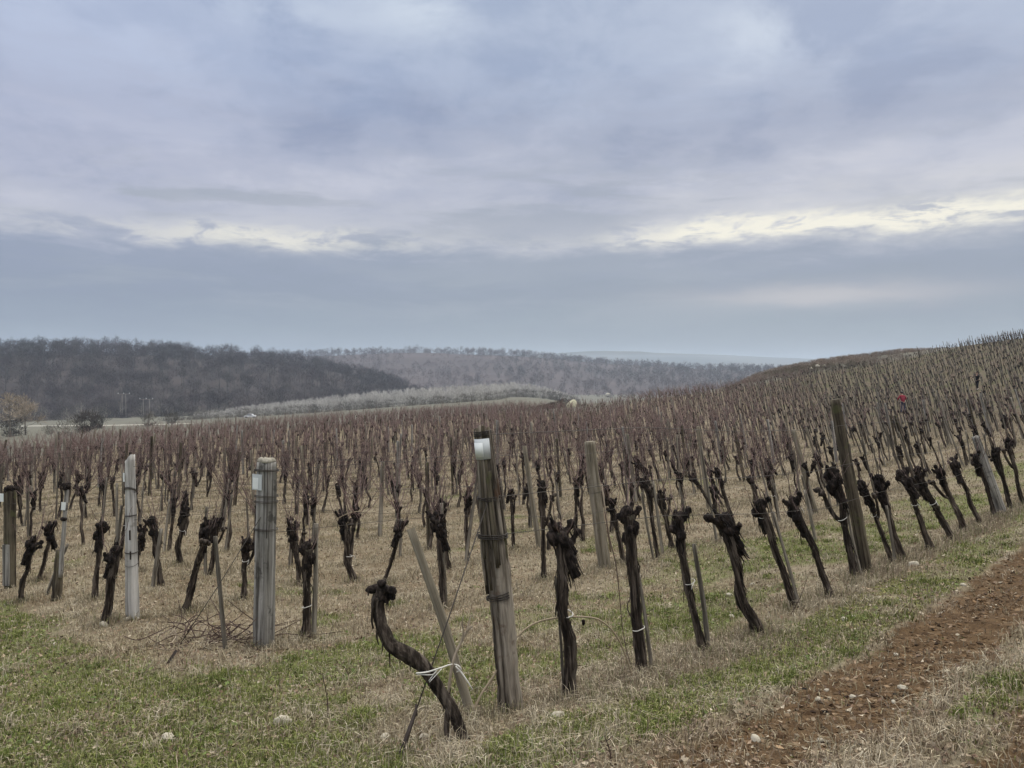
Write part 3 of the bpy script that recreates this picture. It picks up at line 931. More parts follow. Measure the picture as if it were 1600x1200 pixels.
# ------------------------------------------------------------------ vineyard: prototypes
def remesh(geo, voxel, name):
    """fuses overlapping pieces into one skin"""
    me = geo.mesh('tmp', M['head'])
    o = bpy.data.objects.new('tmp', me)
    COL.objects.link(o)
    md = o.modifiers.new('r', 'REMESH'); md.mode = 'VOXEL'; md.voxel_size = voxel
    dg = bpy.context.evaluated_depsgraph_get()
    out = bpy.data.meshes.new_from_object(o.evaluated_get(dg))
    n = len(out.vertices)
    v = np.zeros(n * 3, np.float32); out.vertices.foreach_get('co', v); v = v.reshape(-1, 3).astype(float)
    nn = np.zeros(n * 3, np.float32); out.vertices.foreach_get('normal', nn); nn = nn.reshape(-1, 3)
    f = np.array([p.vertices[:] for p in out.polygons])
    bpy.data.objects.remove(o); bpy.data.meshes.remove(me); bpy.data.meshes.remove(out)
    return v, nn, f

def strips(g, n, r, at_fn, L, W, mi=0):
    """shreds of loose bark: thin bent ribbons with a little thickness"""
    for _ in range(n):
        p, out = at_fn()
        l = L * (0.5 + r.random()); w = W * (0.5 + r.random())
        side = np.cross(out, [0, 0, 1.0]); side /= np.linalg.norm(side) + 1e-9
        k = np.linspace(0, 1, 5)[:, None]
        sgn = -1 if r.random() < 0.8 else 1
        path = p - out * 0.003 + out * (k ** 1.3) * l * (0.05 + 0.22 * r.random() ** 2) + np.array([0, 0, sgn]) * k * l * 0.8 + side * np.sin(k * 3) * l * 0.1 * r.normal()
        hw = side * (w * (1 - 0.7 * k))
        th = out * 0.0012
        a, b, c, d = path - hw - th, path + hw - th, path + hw + th, path - hw + th
        V = np.stack([a, b, c, d], 1).reshape(-1, 3)
        i = np.arange(4)[:, None, None] * 4
        j = np.arange(4); j2 = (j + 1) % 4
        Q = np.stack([j, j2, j2 + 4, j + 4], -1)[None] + i
        g.add(V, Q.reshape(-1, 4), None, mi)

def trunk_proto(seed, fine=True):
    """gnarled trunk one unit tall"""
    r = np.random.default_rng(seed)
    n = 110 if fine else 14
    z = np.linspace(-0.1, 0.99, n)
    wob = 0.019 if fine else 0.03
    K = np.linspace(-0.1, 1, 6)
    ox = np.interp(z, K, np.concatenate([[0, 0], r.normal(0, wob, 3), [0]]))
    oy = np.interp(z, K, np.concatenate([[0, 0], r.normal(0, wob, 3), [0]]))
    k = np.ones(13) / 13
    if fine:
        ox = np.convolve(np.pad(ox, 6, mode='edge'), k, 'valid'); oy = np.convolve(np.pad(oy, 6, mode='edge'), k, 'valid')
    rad = np.interp(z, [-0.1, 0.02, 0.15, 0.5, 0.8, 1.0], [0.050, 0.043, 0.033, 0.028, 0.031, 0.036]) * (0.9 + 0.25 * r.random())
    rad = rad * (1 + 0.10 * fbm(np.stack([z * 5, z * 0 + seed, z * 0], -1), 2, seed))
    P = np.stack([ox, oy, z], 1)
    g = Geo()
    add_tube(g, P, rad, 36 if fine else 8, rough=0.36, ridge=0.62 if fine else 0.3, seed=seed)
    if fine:
        def fn():
            a = r.random() * 6.28; zz = r.uniform(0.25, 0.95)
            i = int(np.argmin(abs(z - zz)))
            o_ = np.array([math.cos(a), math.sin(a), 0])
            return P[i] + o_ * rad[i] * 0.9, o_
        strips(g, 60, r, fn, 0.13, 0.0055)
        if seed % 4 in (0, 3):        # an old forked arm with its own knuckles
            a = r.random() * 6.28; o_ = np.array([math.cos(a), math.sin(a), 0])
            i = int(np.argmin(abs(z - r.uniform(0.50, 0.62))))
            q = smooth_path([P[i], P[i] + o_ * 0.07 + [0, 0, 0.06], P[i] + o_ * 0.12 + [0, 0, 0.2], P[i] + o_ * (0.11 + 0.05 * r.random()) + [0, 0, 0.3]], 26)
            add_tube(g, q, np.linspace(0.022, 0.019, 26), 22, rough=0.36, ridge=0.55, seed=seed + 1)
            for k in range(6):
                v, f = ICO2; sz = r.uniform(0.016, 0.03)
                g.add(v * sz * (1 + 0.22 * r.normal(size=(len(v), 1))) + q[-1] + r.normal(0, 0.022, 3), None, f)
    return g, P, rad

def head_proto(seed, fine=True, size=1.0):
    """the pruning head: knuckles and stubs grown into one dark lump, about the origin"""
    r = np.random.default_rng(seed)
    g = Geo()
    nk = 13
    stubs = []
    for k in range(nk):
        a = r.random() * 6.28
        zz = r.uniform(-0.14, 0.09)
        rr = r.uniform(0.0, 0.045) * (1.2 - abs(zz) * 5.5)
        c = np.array([math.cos(a) * rr, math.sin(a) * rr, zz])
        s = r.uniform(0.022, 0.043)
        v, f = ICO2
        g.add(v * s * np.array([1, 1, 1.15]) + c, None, f)
    for k in range(r.integers(3, 6)):
        a = k * 1.7 + r.random() * 1.2
        out = np.array([math.cos(a), math.sin(a), r.uniform(0.1, 1.3)]); out /= np.linalg.norm(out)
        p0 = np.array([0, 0, r.uniform(-0.06, 0.06)])
        L = r.uniform(0.055, 0.115)
        pts = [p0, p0 + out * L * 0.6, p0 + out * L + np.array([0, 0, 0.02])]
        add_tube(g, pts, [0.028, 0.020, 0.015], 9)
        v, f = ICO2
        s = r.uniform(0.015, 0.026)
        g.add(v * s + pts[-1], None, f)
        stubs.append((pts[-1], out))
    add_tube(g, [(0, 0, -0.20), (0, 0, -0.10), (0, 0, 0.02)], [0.030, 0.038, 0.032], 12)
    v, nn, f = remesh(g, 0.0075 if fine else 0.02, 'h')
    amp = 0.019 if fine else 0.008
    v = v + nn * (amp * fbm(v * np.array([38, 38, 22]) + seed, 3, seed, 0.65))[:, None]
    G = Geo(); G.add(v * size, f, None)
    if fine:
        def fn():
            i = r.integers(0, len(v)); return v[i] * size, nn[i]
        strips(G, 60, r, fn, 0.08, 0.0055)
    return G, [(p * size, o) for p, o in stubs]

def cane_path(r, L, spread=0.25, n=7):
    a = r.random() * 6.28
    t = np.linspace(0, 1, n)
    sp = spread * L * r.uniform(0.3, 1.0)
    bow = r.normal(0, 0.05) * L
    x = np.cos(a) * sp * t ** 0.75 + np.cos(a + 1.3) * bow * np.sin(t * 3.1)
    y = np.sin(a) * sp * t ** 0.75 + np.sin(a + 1.3) * bow * np.sin(t * 3.1)
    zz = L * t * (1 - 0.04 * t)
    jit = np.concatenate([[[0, 0, 0]], r.normal(0, 0.006, (n - 1, 3))])
    return np.stack([x, y, zz], 1) + jit

CANES = []
for k in range(7):
    r_ = np.random.default_rng(500 + k)
    g = Geo(); add_tube(g, cane_path(r_, 1.0, 0.36, 12), np.linspace(0.0058, 0.0026, 12), 6)
    add_tube(g, cane_path(r_, 0.35, 0.6, 5) + np.array([0, 0, 0.02]), np.linspace(0.004, 0.002, 5), 5)
    CANES.append(g.mesh('cane', M['cane']))
BUNDLES = []      # all the canes of a vine too far to show them one by one
for k in range(8):
    r_ = np.random.default_rng(520 + k)
    g = Geo()
    for j in range(14 + k % 5):
        P = cane_path(r_, r_.uniform(0.5, 1.15), 0.85, 6) + np.append(r_.normal(0, 0.06, 2), -0.08 + 0.1 * r_.random())
        add_tube(g, P, np.linspace(0.0058, 0.0028, 6), 4, cap=False)
        if j % 2 == 0:
            i = r_.integers(2, 4); q = P[i] + cane_path(r_, r_.uniform(0.25, 0.5), 0.5, 4)
            add_tube(g, q, np.linspace(0.0045, 0.0025, 4), 3, cap=False)
    BUNDLES.append(g.mesh('canes', M['cane']))
SHORT = []        # pruned vines keep two or three short spurs
for k in range(5):
    r_ = np.random.default_rng(560 + k)
    g = Geo()
    for j in range(2 + k % 3):
        P = cane_path(r_, r_.uniform(0.12, 0.45), 0.8, 5) + np.append(r_.normal(0, 0.05, 2), 0.0)
        add_tube(g, P, np.linspace(0.0066, 0.0035, 5), 4)
    SHORT.append(g.mesh('spurs', M['cane']))

TRUNKS, TRUNK_TOP = [], []
for k in range(8):
    g, P, rad = trunk_proto(600 + k)
    TRUNKS.append(g.mesh('trunk', M['bark']))
HEADS, STUBS = [], []
for k in range(9):
    g, stb = head_proto(640 + k)
    HEADS.append(g.mesh('head', M['head'])); STUBS.append(stb)
HEADS_LOW = []
for k in range(6):
    g, stb = head_proto(660 + k, False)
    HEADS_LOW.append(g.mesh('head', M['head']))
TRUNKS_LOW = []
for k in range(6):
    g, P, rad = trunk_proto(680 + k, False)
    TRUNKS_LOW.append(g.mesh('trunk', M['bark']))
g = Geo()
th_ = np.linspace(0, 2 * np.pi, 17)
add_tube(g, np.stack([0.040 * np.cos(th_), 0.037 * np.sin(th_), 0.004 * np.sin(th_ * 2)], 1), 0.0042, 6, cap=False)
add_tube(g, smooth_path([(0.035, -0.02, 0), (0.055, -0.035, 0.008), (0.066, -0.045, -0.02), (0.068, -0.05, -0.05)], 9), 0.0036, 5)
TIES = [g.mesh('tie', M['tie'])]
for k in range(3):
    r_ = np.random.default_rng(720 + k)
    g = Geo()
    add_tube(g, np.stack([0.040 * np.cos(th_), 0.037 * np.sin(th_), (0.006 + 0.006 * k) * np.sin(th_ + k) + r_.normal(0, 0.0012, 17)], 1), 0.0034, 6, cap=False)
    if k == 1:
        add_tube(g, smooth_path([(0.036, -0.02, 0), (0.03, -0.045, -0.01), (0.025, -0.055, -0.035)], 9), 0.003, 5)
    TIES.append(g.mesh('tie', M['tie']))
STAKES = []
for k in range(6):
    r_ = np.random.default_rng(700 + k)
    g = Geo(); z = np.linspace(-0.12, 1.0, 16)
    P = np.stack([np.interp(z, [0, .5, 1], [0, r_.normal(0, .012), 0]), np.interp(z, [0, .5, 1], [0, r_.normal(0, .012), 0]), z], 1)
    add_tube(g, P, np.linspace(0.021, 0.017, 16) * r_.uniform(0.85, 1.2), 9, rough=0.2, ridge=0.15, seed=k)
    STAKES.append(g.mesh('stake', M['stake']))

def set_axis(o, base, top, yaw, sx=None):
    """puts an object made one unit tall between two points"""
    base, top = np.array(base), np.array(top)
    d = top - base
    L = np.linalg.norm(d)
    q = Vector((0, 0, 1)).rotation_difference(Vector(d).normalized())
    mt = q.to_matrix() @ Matrix.Rotation(yaw, 3, 'Z')
    o.rotation_mode = 'QUATERNION'
    o.rotation_quaternion = mt.to_quaternion()
    return L

VINE_GROUP = 'bare grapevines in rows down the slope'
N_VINE = [0]
def make_vine(base, top, label, near=2, canes=0, tie=False, clen=0.8, girth=1.0, variant=None, yaw=None, hsize=1.0, tie_h=0.55):
    """near: 2 close by, 1 middle, 0 far. The Empty stands at the foot; parts are trunk, head, canes, tie"""
    k = N_VINE[0]; N_VINE[0] += 1
    r = random.Random(k * 13 + 5)
    root = empty('grapevine', base, label, 'grapevine', VINE_GROUP)
    yaw = r.random() * 6.28 if yaw is None else yaw
    L = set_axis(root, base, top, yaw)
    tm = (TRUNKS if near == 2 else TRUNKS_LOW); hm = (HEADS if near == 2 else HEADS_LOW)
    v = r.randrange(len(tm)) if variant is None else variant % len(tm)
    t = link('trunk', tm[v], root); t.scale = (girth * 0.88, girth * 0.88, L)
    hv = r.randrange(len(hm)) if variant is None else variant % len(hm)
    h = link('head', hm[hv], root); h.location = (0, 0, L - 0.07); s = hsize * (0.85 + 0.35 * r.random()); h.scale = (s * 0.90, s * 0.90, s * 1.05)
    h.rotation_euler = (r.gauss(0, .18), r.gauss(0, .18), r.random() * 6.28)
    # world up in the vine's own frame, so that shoots still climb upright from a leaning head
    up = root.rotation_quaternion.inverted() @ Vector((0, 0, 1))
    qu = Vector((0, 0, 1)).rotation_difference(up)
    if near == 2:
        for j in range(canes + 1):
            c = link('cane', CANES[r.randrange(len(CANES))], root)
            c.location = (r.gauss(0, .045), r.gauss(0, .045), L - 0.04 + r.uniform(-.05, .05))
            c.rotation_mode = 'QUATERNION'
            c.rotation_quaternion = qu @ Matrix.Rotation(r.random() * 6.28, 3, 'Z').to_quaternion()
            l = clen * r.uniform(0.5, 1.2); c.scale = (0.5 + 0.5 * l, 0.5 + 0.5 * l, l)
    else:
        lib = BUNDLES if canes else SHORT
        c = link('canes', lib[r.randrange(len(lib))], root)
        c.location = (0, 0, L - 0.05)
        c.rotation_mode = 'QUATERNION'
        c.rotation_quaternion = qu @ Matrix.Rotation(r.random() * 6.28, 3, 'Z').to_quaternion()
        l = clen * r.uniform(0.75, 1.15); c.scale = (l, l, l)
    if tie:
        c = link('tie', TIES[r.randrange(4)], root); c.location = (0, 0, L * tie_h); c.scale = (girth * 0.92,) * 3
        c.rotation_euler = (0.15, 0.1, -yaw + r.gauss(0, 0.5))
    return root

N_STAKE = [0]
def make_stake(base, top, label, thick=1.0, mat=None):
    k = N_STAKE[0]; N_STAKE[0] += 1
    r = random.Random(k * 7 + 3)
    o = link('stake', STAKES[r.randrange(len(STAKES))])
    o.location = base
    L = set_axis(o, base, top, r.random() * 6.28)
    th = thick * r.uniform(0.85, 1.2)
    o.scale = (th, th, L)
    return tag(o, label, 'stake', 'thin wooden stakes among the vines')

# ------------------------------------------------------------------ the vines one can pick out
def vine_px(bx, by, hx, hy, label, depth=None, **kw):
    b = ground_hit(bx, by)
    Y = b[1] if depth is None else depth
    if depth is not None: b = at(bx, by, depth)
    t = at(hx, hy, Y + kw.pop('dy', 0.0))
    return make_vine(b - np.array([0, 0, 0.02]), t, label, **kw)
FIRST = 'of the front row beside the verge'
USED = []      # feet already taken
def V_(bx, by, hx, hy, label, **kw):
    o = vine_px(bx, by, hx, hy, label, **kw); USED.append(o.location.to_2d()); return o
V_(890, 1094, 877, 828, 'stout upright dark vine with a white tie, right of the wired end post', canes=1, clen=0.5, tie=True, girth=1.4, variant=5, hsize=1.15, tie_h=0.52, yaw=0.3)
V_(1005, 1055, 982, 802, 'dark vine with a ragged head and a bend near its foot, by the arched cane', canes=2, clen=0.55, girth=1.15, variant=2, hsize=1.15, tie=True, tie_h=0.3, yaw=1.0)
V_(1100, 1024, 1060, 812, 'vine with a pale tie hanging off its middle, left of the leaning flaky one', canes=2, clen=0.6, tie=True, girth=1.1, variant=6, hsize=1.3, tie_h=0.55, yaw=2.0)
V_(1187, 992, 1128, 812, 'leaning vine with flaky bark hanging from its trunk and a bulky black head', canes=1, clen=0.6, girth=1.25, variant=4, hsize=1.5, yaw=0.8)
V_(1243, 949, 1186, 790, 'leaning vine with a pale tie high up, between flaky vine and lumpy-headed vine', canes=3, clen=0.6, tie=True, girth=1.15, variant=1, hsize=1.1, tie_h=0.9)
V_(1300, 932, 1240, 790, 'leaning vine with a lumpy black head, in front of a short stake', canes=3, clen=0.7, girth=1.1, variant=6, hsize=1.35, tie=True, tie_h=0.95)
V_(1338, 905, 1302, 745, 'vine leaning on the left side of the tall mossy post', canes=3, clen=0.5, girth=1.3, variant=7, hsize=1.3, tie=True, tie_h=0.6)
V_(1397, 882, 1348, 762, 'thin leaning vine just right of the tall mossy post', canes=2, clen=0.5, girth=0.9, variant=0, hsize=1.05, tie=True, tie_h=0.65)
V_(1412, 876, 1372, 752, 'vine with a wide overhanging head, second right of the tall mossy post', canes=2, clen=0.4, girth=1.25, variant=1, hsize=1.3)
V_(1456, 861, 1412, 742, 'slim vine with a white tie below its round head, third right of the mossy post', canes=2, clen=0.5, girth=1.05, variant=2, hsize=1.2, tie=True, tie_h=0.62)
V_(1489, 843, 1436, 745, 'thick vine with a round mushroom-like head, fourth right of the mossy post', canes=1, clen=0.4, girth=1.3, variant=3, hsize=1.35, tie=True, tie_h=0.6)
V_(1509, 832, 1466, 735, 'straight vine with a small two-lobed head, fifth right of the mossy post', canes=2, clen=0.5, girth=1.1, variant=4, hsize=1.1)
V_(1534, 820, 1490, 722, 'vine with splintered trunk and black fist-like head, sixth right of the mossy post', canes=2, clen=0.6, girth=1.2, variant=5, hsize=1.25)
V_(1556, 808, 1524, 716, 'vine close on the left of the grey leaning row post, far right', canes=3, clen=0.6, girth=1.1, variant=6, hsize=1.2)
V_(1580, 797, 1556, 705, 'first vine right of the grey leaning row post, near the photo edge', canes=3, clen=0.6, girth=1.1, variant=7, hsize=1.2)
V_(1599, 789, 1574, 690, 'second vine right of the grey leaning row post, at the photo edge', canes=3, clen=0.6, girth=1.1, variant=0, hsize=1.2)
# second row and on, left and middle
V_(478, 1000, 482, 856, 'vine tied to a short dark stake just right of the square grey end post', canes=3, clen=0.55, tie=True, girth=1.2, variant=2, hsize=1.2, tie_h=0.38, yaw=0.2)
V_(468, 915, 458, 828, 'vine with a sideways arm behind the stake-tied one, right of the square post', canes=3, clen=0.6, girth=1.1, variant=3, hsize=1.2)
V_(553, 909, 534, 806, 'dark vine with an arching pale shoot, left of the small split vine in the middle', canes=4, clen=0.6, tie=True, girth=1.2, variant=4, hsize=1.2, tie_h=0.4)
V_(692, 951, 684, 812, 'straight dark vine with a narrow stake at its side, left of the wired end post', canes=4, clen=0.6, girth=1.15, variant=5, hsize=1.25, yaw=1.2)
V_(598, 915, 626, 822, 'slanting vine seen rising right behind the curved vine', canes=4, clen=0.6, girth=0.95, variant=6, hsize=1.15)
V_(289, 957, 324, 822, 'grey-footed vine leaning right, between the pale post and the twig pile', canes=3, clen=0.45, girth=1.3, variant=7, hsize=1.15)
V_(380, 937, 385, 848, 'short upright vine just left of the square grey end post', canes=2, clen=0.5, girth=1.1, variant=0, hsize=1.1, tie=True, tie_h=0.7)
V_(163, 976, 178, 862, 'dark vine leaning right, just left of the pale grey end post', canes=2, clen=0.5, girth=1.3, variant=1, hsize=1.15)
V_(148, 936, 158, 824, 'slender dark vine with a hooked arm, second left of the pale grey end post', canes=2, clen=0.5, girth=0.9, variant=2, hsize=1.1)
V_(212, 893, 222, 830, 'vine with a crooked head leaning right, just right of the pale grey end post', canes=2, clen=0.5, girth=1.1, variant=3, hsize=1.1)
V_(280, 882, 287, 792, 'upright vine with a tie behind the right-leaning grey-footed one', canes=3, clen=0.6, girth=1.1, variant=4, hsize=1.1, tie=True, tie_h=0.6)
V_(31, 941, 50, 846, 'dark vine leaning right beside the square dark post at far left', canes=3, clen=0.6, girth=1.1, variant=5, hsize=1.2)
V_(60, 908, 81, 826, 'vine with a black cap head between the far left post and the thin tagged one', canes=3, clen=0.6, girth=1.0, variant=6, hsize=1.1)
V_(850, 905, 848, 756, 'tall slim vine with a small cap head just right of the wired end post', canes=3, clen=0.7, girth=1.0, variant=7, hsize=1.05)
V_(803, 858, 796, 766, 'vine seen between the wired end post and the slim cap-headed vine', canes=4, clen=0.7, girth=1.0, variant=0, hsize=1.0)
V_(898, 835, 902, 752, 'vine just left of the smooth tan row post', canes=4, clen=0.7, girth=1.0, variant=1, hsize=1.0)
V_(975, 880, 955, 785, 'vine behind the ragged-headed one, right of the smooth tan row post', canes=3, clen=0.6, girth=1.0, variant=2, hsize=1.05)
V_(1045, 820, 1000, 725, 'vine with a double black head above the ragged-headed front vine', canes=4, clen=0.7, girth=1.1, variant=3, hsize=1.2)
V_(1150, 833, 1120, 735, 'leaning vine behind the flaky-barked front vine', canes=4, clen=0.7, girth=1.0, variant=4, hsize=1.0)
V_(1120, 800, 1080, 745, 'short hooked vine behind the vine with the hanging tie', canes=4, clen=0.7, girth=1.0, variant=5, hsize=1.1)

# ------------------------------------------------------------------ rows of vines beyond
ROW_T = [0.0, 3.5, 6.0, 8.3] + [10.5 + 2.2 * k for k in range(64)]
ORD = ['first', 'second', 'third', 'fourth', 'fifth', 'sixth', 'seventh', 'eighth', 'ninth', 'tenth', 'eleventh', 'twelfth']

def lean_at(x, Y):
    """tilt to the left grows toward the right of the slope"""
    u = x / Y
    return np.interp(u, [-0.8, -0.35, -0.05, 0.2, 0.45, 0.7], [0.10, 0.06, -0.04, -0.20, -0.32, -0.36])

def pruned_at(x, y):
    """the workers have pruned the upper right of the slope"""
    s, t = st(x, y)
    u = x / np.maximum(y, 1)
    far = sm(u + 0.10 * fbm2(x, y, 0.08, 2, 95), 0.26, 0.48)
    near = 1 - sm(y, 11, 17)
    return np.maximum(far, near * 0.45)

def row_plants():
    r = np.random.default_rng(31)
    A = []
    for k, t in enumerate(ROW_T):
        s0 = -0.45 - 0.06 * k
        n = 260
        s = s0 + 0.25 + r.random() * 0.6 + np.cumsum(r.normal(0.86, 0.17, n).clip(0.4, 1.5))
        tt = t + r.normal(0, 0.16, n) + 0.2 * np.sin(s * 0.11 + k * 1.7)
        X, Y = xy(s, tt)
        ok = (Y > 3) & (np.abs(X) < 0.86 * Y + 1.5) & (Y < edge_Y(X / np.maximum(Y, 1)))
        ok &= r.random(n) > 0.05
        A.append(np.stack([X[ok], Y[ok], np.full(ok.sum(), k), np.arange(n)[ok]], 1))
    return np.concatenate(A)
PL = row_plants()
PL = PL[PL[:, 2] > 0]
_keep = np.ones(len(PL), bool)
for q in USED:
    _keep &= np.hypot(PL[:, 0] - q[0], PL[:, 1] - q[1]) > 0.62
# leave the picked-out first rows to the picked-out vines
_uu = PL[:, 0] / PL[:, 1]
_keep &= ~((PL[:, 2] == 1) & (PL[:, 1] < 11.5))
_keep &= ~((PL[:, 2] == 2) & (PL[:, 1] < 10.5))
_keep &= ~((PL[:, 2] <= 4) & (PL[:, 1] < 10.0))
for px_, py_, dn in ((1411, 646, 6.0), (1527, 609, 11.0)):        # room round the two workers
    w_ = ground_hit(px_, py_)
    _keep &= ~((np.abs(PL[:, 0] - PL[:, 1] * w_[0] / w_[1]) < 0.75) & (PL[:, 1] > w_[1] - dn) & (PL[:, 1] < w_[1] + 0.8))
PL = PL[_keep]
PL = PL[np.argsort(np.hypot(PL[:, 0], PL[:, 1]))]
inview = np.abs(PL[:, 0]) < 0.70 * PL[:, 1]
NEAR_N = 300 - N_VINE[0]
sel = np.where(inview)[0][:NEAR_N]
rest = np.setdiff1d(np.arange(len(PL)), sel)
PZ = height(PL[:, 0], PL[:, 1])
LEAN = lean_at(PL[:, 0], PL[:, 1])
PRN = pruned_at(PL[:, 0], PL[:, 1])
rv = np.random.default_rng(77)
HV = rv.normal(0.98, 0.09, len(PL))
LV = rv.normal(0, 0.085, (len(PL), 2))
PR = rv.random(len(PL)) < PRN
STK = rv.random(len(PL))

def ordinal(n):
    a = ['', 'first', 'second', 'third', 'fourth', 'fifth', 'sixth', 'seventh', 'eighth', 'ninth', 'tenth', 'eleventh', 'twelfth', 'thirteenth', 'fourteenth', 'fifteenth', 'sixteenth', 'seventeenth', 'eighteenth', 'nineteenth', 'twentieth']
    if n <= 20: return a[n]
    tens = {2: 'twenty', 3: 'thirty', 4: 'forty', 5: 'fifty'}
    return (tens[n // 10] + '-' + a[n % 10]) if n % 10 else {20: 'twentieth', 30: 'thirtieth', 40: 'fortieth', 50: 'fiftieth'}[n]

def build_rows():
    count = {}
    order = sorted(sel, key=lambda i: (PL[i, 2], PL[i, 3]))
    for i in order:
        x, y, k = PL[i, 0], PL[i, 1], int(PL[i, 2])
        count[k] = count.get(k, 0) + 1
        h = HV[i]
        b = np.array([x, y, PZ[i] - 0.02])
        top = b + np.array([(LEAN[i] + LV[i, 0]) * h, LV[i, 1] * h, h])
        pr = bool(PR[i])
        what = 'short-spurred' if pr else 'long-caned'
        lab = '%s bare vine, %s from the left end in the %s vine row from the track' % (what, ordinal(count[k]), ordinal(k + 1))
        near = 2 if y < 13 else 1
        make_vine(b, top, lab, near=near, canes=(0 if pr else 5) if near == 1 else (2 if pr else 5), tie=(y < 16 and STK[i] < 0.3), clen=(0.8 if pr else 0.95) if near == 1 else 0.8,
                  girth=0.9 + 0.3 * (STK[i]), hsize=1.1 + 0.2 * LV[i, 0])
build_rows()

def build_distant():
    """the thousands beyond the nearest three hundred"""
    r = np.random.default_rng(41)
    protos = []
    for k in range(6):
        for pruned in (0, 1):
            rr_ = np.random.default_rng(800 + k)
            g = Geo()
            P = np.array([[0, 0, -0.06], [rr_.normal(0, .02), rr_.normal(0, .02), 0.4], [0, 0, 0.95]])
            add_tube(g, P, [0.036, 0.028, 0.034], 5, mi=0, cap=False)
            v, f = ICO1
            sc = np.array([0.068, 0.068, 0.11]) * rr_.uniform(0.8, 1.2)
            v = v * sc * (1 + 0.35 * rr_.normal(size=(len(v), 1)))
            g.add(v + np.array([rr_.normal(0, .03), rr_.normal(0, .03), 0.96]), None, f, 1)
            if pruned:
                for j in range(4):
                    q = cane_path(rr_, rr_.uniform(0.15, 0.65), 0.6, 3) + np.array([0, 0, 0.98])
                    add_tube(g, q, [0.009, 0.007, 0.005], 3, mi=2, cap=False)
            else:
                for j in range(13):
                    q = cane_path(rr_, rr_.uniform(0.35, 1.05), 0.85, 4) + np.array([rr_.normal(0, .04), rr_.normal(0, .04), 0.95])
                    add_tube(g, q, np.array([0.0080, 0.0068, 0.0055, 0.004]), 3, mi=2, cap=False)
            protos.append(g)
    G = Geo()
    W = r.integers(0, 6, len(PL)) * 2 + PR
    for w, g in enumerate(protos):
        ii = rest[W[rest] == w]
        v = np.concatenate(g.V)
        q = np.concatenate([a for a, b in g.Q]); qm = np.concatenate([b for a, b in g.Q])
        t = np.concatenate([a for a, b in g.T]) if g.T else np.zeros((0, 3), int)
        tm = np.concatenate([b for a, b in g.T]) if g.T else np.zeros(0, int)
        yaw = r.random(len(ii)) * 6.28
        ca, sa = np.cos(yaw)[:, None], np.sin(yaw)[:, None]
        h = HV[ii][:, None]
        z = v[None, :, 2] * h
        zl = np.minimum(z, h)          # the lean belongs to the trunk: shoots climb on upright
        X = (v[None, :, 0] * ca - v[None, :, 1] * sa) + PL[ii, 0][:, None] + (LEAN[ii] + LV[ii, 0])[:, None] * (zl + 0.35 * (z - zl))
        Y = (v[None, :, 0] * sa + v[None, :, 1] * ca) + PL[ii, 1][:, None] + LV[ii, 1][:, None] * zl
        Z = z + PZ[ii][:, None]
        off = (np.arange(len(ii)) * len(v))[:, None, None]
        G.add(np.stack([X, Y, Z], -1).reshape(-1, 3), (q[None] + off).reshape(-1, 4), None, np.tile(qm, len(ii)))
        if len(t):
            base = G.n - len(ii) * len(v)
            G.T.append(((t[None] + off).reshape(-1, 3) + base, np.tile(tm, len(ii))))
    o = G.obj('distant_grapevines', [M['bark'], M['head'], M['cane']])
    tag(o, 'thousands of bare reddish grapevines covering the slope behind the nearest rows', 'vineyard', kind='stuff')
    # stakes: the near three hundred by themselves, the others with the far vines
    want = np.where(inview & (STK < 0.62))[0]
    want = want[np.argsort(np.hypot(PL[want, 0], PL[want, 1]))]
    ns = 285
    cnt = {}
    near_st = sorted(want[:ns], key=lambda i: (PL[i, 2], PL[i, 3]))
    def ends(i, rr_):
        x, y = PL[i, 0] + rr_.normal(0, .05), PL[i, 1] - 0.07
        tall = rr_.random() < 0.30
        h = rr_.uniform(1.35, 1.75) if tall else rr_.uniform(0.75, 1.35)
        b = np.array([x, y, PZ[i] - 0.05])
        return b, b + np.array([(LEAN[i] * 0.8 + rr_.normal(0, .07)) * h, rr_.normal(0, .05) * h, h])
    for i in near_st:
        k = int(PL[i, 2]); cnt[k] = cnt.get(k, 0) + 1
        b, t = ends(i, r)
        make_stake(b, t, 'thin grey stake, %s from the left end among those of the %s vine row' % (ordinal(cnt[k]), ordinal(k + 1)))
    G = Geo()
    far_st = np.setdiff1d(np.where(STK < 0.62)[0], want[:ns])
    sv = np.array([[-1, -1, 0], [1, -1, 0], [1, 1, 0], [-1, 1, 0], [-1, -1, 1], [1, -1, 1], [1, 1, 1], [-1, 1, 1]], float)
    sq = np.array([[0, 1, 5, 4], [1, 2, 6, 5], [2, 3, 7, 6], [3, 0, 4, 7], [4, 5, 6, 7]])
    for i in far_st:
        b, t = ends(i, r)
        w = 0.022
        v = sv * np.array([w, w, 0]) + b + sv[:, 2:3] * (t - b)
        G.add(v, sq)
    o = G.obj('distant_stakes', M['stake'], smooth=False)
    tag(o, 'countless thin grey stakes standing among the far vines', 'stakes', kind='stuff')
build_distant()
print('plants', len(PL), 'near', len(sel), 'far', len(rest))
# ------------------------------------------------------------------ ground cover: grass, dead leaves, clods, gravel
def polar_sample(n, r0, r1, r, half=0.72, power=0.0):
    u = r.random(n)
    rad = r0 * (r1 / r0) ** u if power == 0 else (r0 ** power + u * (r1 ** power - r0 ** power)) ** (1 / power)
    a = (r.random(n) * 2 - 1) * half
    return np.sin(a) * rad, np.cos(a) * rad, rad

